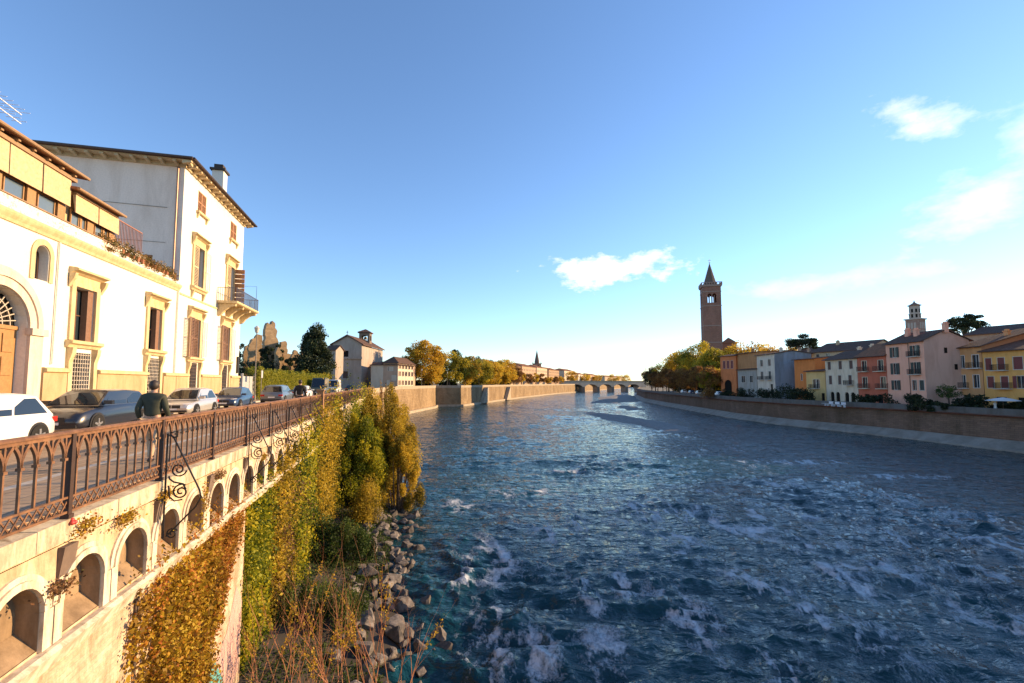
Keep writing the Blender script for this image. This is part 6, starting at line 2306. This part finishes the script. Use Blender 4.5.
for i, (s, z, lab) in enumerate(((7.55, 7.60, "small dry tuft growing from the coping beside the red rosette"), (8.55, 7.42, "yellow tuft sprouting under the coping between two arches"), (9.75, 7.5, "yellow tuft sprouting at the first scroll bracket"), (12.3, 7.35, "brown tuft hanging below the coping past the first scroll bracket"), (11.55, 7.0, "dry creeper strand hanging between the fifth and sixth arches"), (7.15, 6.95, "small yellow tuft beside the dark console over the second arch"), (16.0, 7.2, "dry tuft below the second scroll bracket"))):
    T = Thing("wall_tuft", lab, "weed", L(-4.17, s, z), SROT)
    n = 260
    P_ = np.stack([rng.normal(0, .15, n), -np.abs(rng.normal(.05, .04, n)), rng.normal(-.03, .06, n)], -1)
    if "strand" in lab:
        P_[:, 0] *= .4; P_[:, 2] *= 4
    link("foliage", leaf_mesh("foliage", P_, .045, np.clip(rng.normal(.45, .25, n), 0, 1), [ivy_gold, vine_brown][i % 2 if i > 2 else 0]), T.e)
    m = MB()
    for k in range(4):
        m.tube([(0, .0, 0), (P_[k, 0] * .6, P_[k, 1], P_[k, 2] + .02), tuple(P_[k])], [.006, .005, .002], 4, cap=False)
    T.part("stem", m, bark)
# plants along the palace terrace
for i, (a, b, lab) in enumerate(((26.4, 28.4, "dry potted plants on the palace terrace beside the awning end"), (28.4, 31.2, "flowering plants before the white planter on the palace terrace"), (31.2, 34.2, "green and yellow plants on the terrace edge by the tall town house"))):
    T = Thing("terrace_plants", lab, "potted plants", L(FN + .02, (a + b) / 2, 16.3), SROT)
    n = 1500
    hl_ = (b - a) / 2
    cc = np.stack([rng.uniform(-hl_, hl_, 14), rng.uniform(-.15, .25, 14), rng.uniform(.05, .45, 14)], -1)
    P_, k = clump_points(cc, np.full(14, .34), n)
    P_[:, 1] = np.where((P_[:, 2] < 0) & (P_[:, 1] > -.13), -.2, P_[:, 1])
    link("foliage", leaf_mesh("foliage", P_, .09, np.clip(rng.uniform(.1, .9, 14)[k] + rng.normal(0, .15, n), 0, 1), foliage("terrace_plant_leaves", [(.05, .06, .02), (.14, .12, .03), (.30, .16, .05), (.34, .24, .08)], .35)), T.e)
    m = MB(); m.closed = True
    for x in np.arange(-hl_ + .2, hl_, .5):
        m.lathe([(.10, .0), (.14, .26), (.15, .28), (.11, .28)], 8, (x, .02))
    T.part("flower_pot", m, plain("terracotta_pot", (.34, .14, .07), .85))


# the tall golden bush on the bank and its neighbours
def plume_bush(label, n_, s_, z0, rx, ry, top, mat, n, leaf, blobs=70, name="tall_bush", low=.05, rb=.5):
    """A tall bush: upright leaf plumes crowding a rounded mass, thinner towards the top."""
    T = Thing(name, label, "bush", L(n_, s_, z0), SROT)
    C_, top_ = [], []
    for i in range(blobs):
        a, q = random.uniform(0, 6.283), random.random() ** .55
        x, y = rx * q * math.cos(a), ry * q * math.sin(a)
        hh = top * (1 - .42 * q ** 2.2) * random.uniform(.86, 1.04)
        z = hh * (low + (1 - low) * random.random() ** .75)
        C_.append((x * (1 - .25 * z / top), y * (1 - .25 * z / top), min(z, hh - .3)))
    C_ = np.array(C_)
    k = rng.integers(0, blobs, n)
    sz = rng.uniform(.6, 1.35, blobs)[k] * rb
    d = rng.normal(size=(n, 3)); d /= np.linalg.norm(d, axis=1)[:, None]
    d *= (rng.uniform(.15, 1, n) ** .55)[:, None]
    P_ = C_[k] + d * sz[:, None] * np.array([1, 1, 1.9])
    P_[:, 2] = np.maximum(P_[:, 2], .02)
    tint = np.clip(rng.uniform(.02, .95, blobs)[k] + rng.normal(0, .15, n), 0, 1)
    link("foliage", leaf_mesh("foliage", P_, leaf, tint, mat, .3), T.e)
    m = MB()
    for c in C_[::2]:
        m.tube([(c[0] * .3, c[1] * .3, -.1), (c[0] * .7, c[1] * .7, c[2] * .5), (c[0], c[1], c[2] + rb)], [.05, .035, .008], 5, cap=False)
    T.part("stem", m, bark)
    return T


plume_bush("tallest golden bush on the bank rising above the wall end", -1.3, 38.6, .1, 2.9, 3.0, 9.4, bush_gold, 80000, .12, 150, rb=.46)
plume_bush("greener bush between the wall vines and the tallest golden bush", -3.0, 34.6, .3, 1.9, 2.2, 7.3, vine_green, 40000, .11, 80, rb=.44)
plume_bush("yellow green bush leaning over the water beside the tallest golden bush", -.1, 35.6, .0, 1.5, 1.9, 7.0, bush_gold, 30000, .11, 60, rb=.42)
shade_green = foliage("shade_green_leaves", [(.015, .03, .008), (.04, .07, .014), (.08, .12, .02), (.13, .16, .03)], .4)
plume_bush("brown green bush hanging over the stones in front of the tall bushes", -2.0, 31.4, .3, 1.5, 1.0, 2.6, bush_gold, 9000, .09, 30)
plume_bush("low green bush against the wall foot in the shade", -3.7, 24.5, .5, 1.0, 3.0, 2.3, shade_green, 20000, .09, 50, low=.1, rb=.4)
plume_bush("dark green bush low behind the bare reddish stems", -3.3, 18.6, .6, 1.1, 2.4, 1.7, shade_green, 16000, .08, 44, low=.1, rb=.36)

# boulders of the bank
bank_m = ground_mat("dark_bank_soil", (.022, .018, .014), (.05, .04, .03), 1.2)
n1, n2 = 60, 10
V, F = [], []
for i in range(n1 + 1):
    s = 4 + 76 * i / n1
    for j in range(n2 + 1):
        t = j / n2
        edge = np.interp(s, [4, 15, 21, 29, 33, 39, 65, 80], [2.6, 1.6, 1.3, 1.0, 1.5, 1.6, 1.6, 1.2])
        n_ = -5.2 + (edge + 1.0 + 5.2) * t
        V.append(tuple(L(n_, s, 1.5 * (1 - t) ** 1.3 - .45 * t + random.uniform(-.08, .08))))
for i in range(n1):
    for j in range(n2):
        a = i * (n2 + 1) + j
        F.append((a, a + 1, a + n2 + 2, a + n2 + 1))
tag(link("river_bank", np_mesh("river_bank", np.array(V), np.array(F), bank_m, smooth=True)), kind="structure")
# low weeds over the soil between wall and stones
nw = 64000
sv_ = rng.uniform(9, 44, nw); tv_ = rng.uniform(.02, .70, nw) ** 1.15
keep = vnoise(sv_ * .9, tv_ * 6, 3) > .30
sv_, tv_ = sv_[keep], tv_[keep]
nv_ = -5.2 + 7.3 * tv_
zv_ = 1.5 * (1 - tv_) ** 1.3 - .45 * tv_ + np.abs(rng.normal(0, .13, len(tv_)))
P_ = np.stack([nv_ * CT - sv_ * ST, nv_ * ST + sv_ * CT, zv_], -1)
tag(link("weeds", leaf_mesh("weeds", P_, .085, np.clip(rng.normal(.4, .25, len(P_)), 0, 1), shade_green)), "low green weeds covering the soil at the wall foot", "weeds", kind="stuff")
import bmesh
rock_m, nt, b = new_mat("grey_boulder")
f1 = tex_noise(nt, obj_vec(nt), 2.2, 8, .65)
oi = nt.nodes.new("ShaderNodeObjectInfo")
base = ramp(nt, f1, [(.3, (.07, .062, .055)), (.5, (.17, .155, .14)), (.72, (.30, .275, .255))])
vr = ramp(nt, oi.outputs["Random"], [(0, (.38, .34, .31)), (1, (.95, .88, .82))])
nt.links.new(mixc(nt, 1.0, base, vr, 'MULTIPLY'), b.inputs["Base Color"])
b.inputs["Roughness"].default_value = .85
bump(nt, b, f1, .6, .06)
rocks = []
for k in range(8):
    bm = bmesh.new()
    bmesh.ops.create_icosphere(bm, subdivisions=3, radius=1.0)
    sx, sy, sz = random.uniform(.8, 1.3), random.uniform(.7, 1.1), random.uniform(.55, .85)
    planes = [(Vector((random.gauss(0, 1), random.gauss(0, 1), random.gauss(0, 1))).normalized(), random.uniform(.45, .8)) for _ in range(13)]
    for v in bm.verts:
        for nrm, dd in planes:
            q = v.co.dot(nrm) - dd
            if q > 0: v.co -= nrm * q * .97
        v.co += v.co * random.uniform(-.03, .03)
        v.co.x *= sx; v.co.y *= sy; v.co.z *= sz
    me = bpy.data.meshes.new("boulder"); bm.to_mesh(me); bm.free()
    me.polygons.foreach_set("use_smooth", [True] * len(me.polygons))
    me.set_sharp_from_angle(angle=R(17))
    me.materials.append(rock_m)
    rocks.append(me)
cnt = 0
while cnt < 285:
    s = random.uniform(12, 34) if random.random() < .85 else random.uniform(30, 40)
    edge = float(np.interp(s, [4, 15, 21, 29, 33, 39, 65], [2.6, 1.6, 1.3, 1.0, 1.5, 1.6, 1.6]))
    t = random.uniform(.34, 1.0) ** .8
    n_ = -4.6 + (edge + .25 + 4.6) * t
    tt = (n_ + 5.2) / (edge + 6.2)
    z = 1.5 * (1 - tt) ** 1.3 - .45 * tt
    sc = random.choice((.22, .26, .3, .34, .38, .44, .54))
    o = bpy.data.objects.new("boulder", rocks[cnt % 8]); COL.objects.link(o)
    o.location = L(n_, s, z + sc * .3)
    o.rotation_euler = (random.uniform(-.5, .5), random.uniform(-.5, .5), random.uniform(0, 6.3))
    o.scale = (sc, sc, sc)
    tag(o, "grey boulder in the loose stone bank along the foot of the left wall", "boulder", "boulders along the left wall foot")
    cnt += 1

# bare reddish shrubs in the foreground, a few yellow leaves left on them
twig = plain("reddish_twig_bark", (.44, .19, .085), .75)
twig_leaf = foliage("last_yellow_leaves", [(.22, .12, .015), (.40, .24, .02), (.50, .33, .03), (.46, .36, .06)], .45)


def bare_shrub(label, n_, s_, z0, h, nst, spread, leafy):
    T = Thing("bare_shrub", label, "shrub", L(n_, s_, z0), SROT)
    m = MB()
    lp = []

    def grow(p, d, ln, r, lev):
        q, path, rr = Vector(p), [Vector(p)], [r]
        for i in range(4):
            d = (d + Vector((random.gauss(0, .10), random.gauss(0, .10), .05))).normalized()
            q = q + d * ln / 4
            path.append(q.copy()); rr.append(r * (1 - .18 * (i + 1)))
            if lev < 2 and random.random() < (.75 if lev == 0 else .5):
                a = random.uniform(0, 6.3)
                sd = (d + Vector((math.cos(a), math.sin(a), .25)) * random.uniform(.35, .7)).normalized()
                grow(q, sd, ln * random.uniform(.35, .6), rr[-1] * .65, lev + 1)
        m.tube(path, rr, 5, cap=False)
        if lev == 0 and random.random() < leafy * 3.0:
            for k in range(46):
                t = random.uniform(.62, 1.0)
                i = min(3, int(t * 4)); b_ = path[i].lerp(path[i + 1], t * 4 - i)
                lp.append(tuple(b_ + Vector((random.gauss(0, .05), random.gauss(0, .05), random.gauss(0, .05)))))
    for k in range(nst):
        a = random.uniform(0, 6.3)
        d = Vector((math.cos(a) * spread, math.sin(a) * spread, 1)).normalized()
        grow((random.gauss(0, .25), random.gauss(0, .2), 0), d, h * random.uniform(.55, 1.05), .0135, 0)
    T.part("stem", m, twig)
    if lp:
        P_ = np.array(lp)
        link("leaves", leaf_mesh("leaves", P_, .075, np.clip(rng.normal(.55, .25, len(P_)), 0, 1), twig_leaf, .4), T.e)
    return T


for lab, n_, s_, h, ns, lf in (("bare reddish shrub leaning against the painted wall corner", -3.6, 14.0, 2.9, 9, .06), ("bare reddish shrub with a leafy yellow tip left of centre of the stony bank", -2.9, 14.6, 3.3, 11, .10), ("tall bare shrub with two yellow leaf plumes in the middle of the bank", -2.0, 14.2, 3.5, 12, .12), ("bare shrub with bright yellow lower leaves on the stony bank", -1.2, 13.9, 3.3, 10, .22),
                           ("bare shrub with a tall leafy stem nearest to the water", -.5, 14.6, 3.9, 9, .15), ("thin bare stems right at the water edge", .3, 13.9, 2.7, 7, .05), ("short bare shrub at the bottom edge in front of the others", -2.2, 12.6, 2.4, 9, .08)):
    bare_shrub(lab, n_, s_, 1.0 if n_ < -1 else .5, h * .95, max(5, int(ns * .7)), .33, lf)
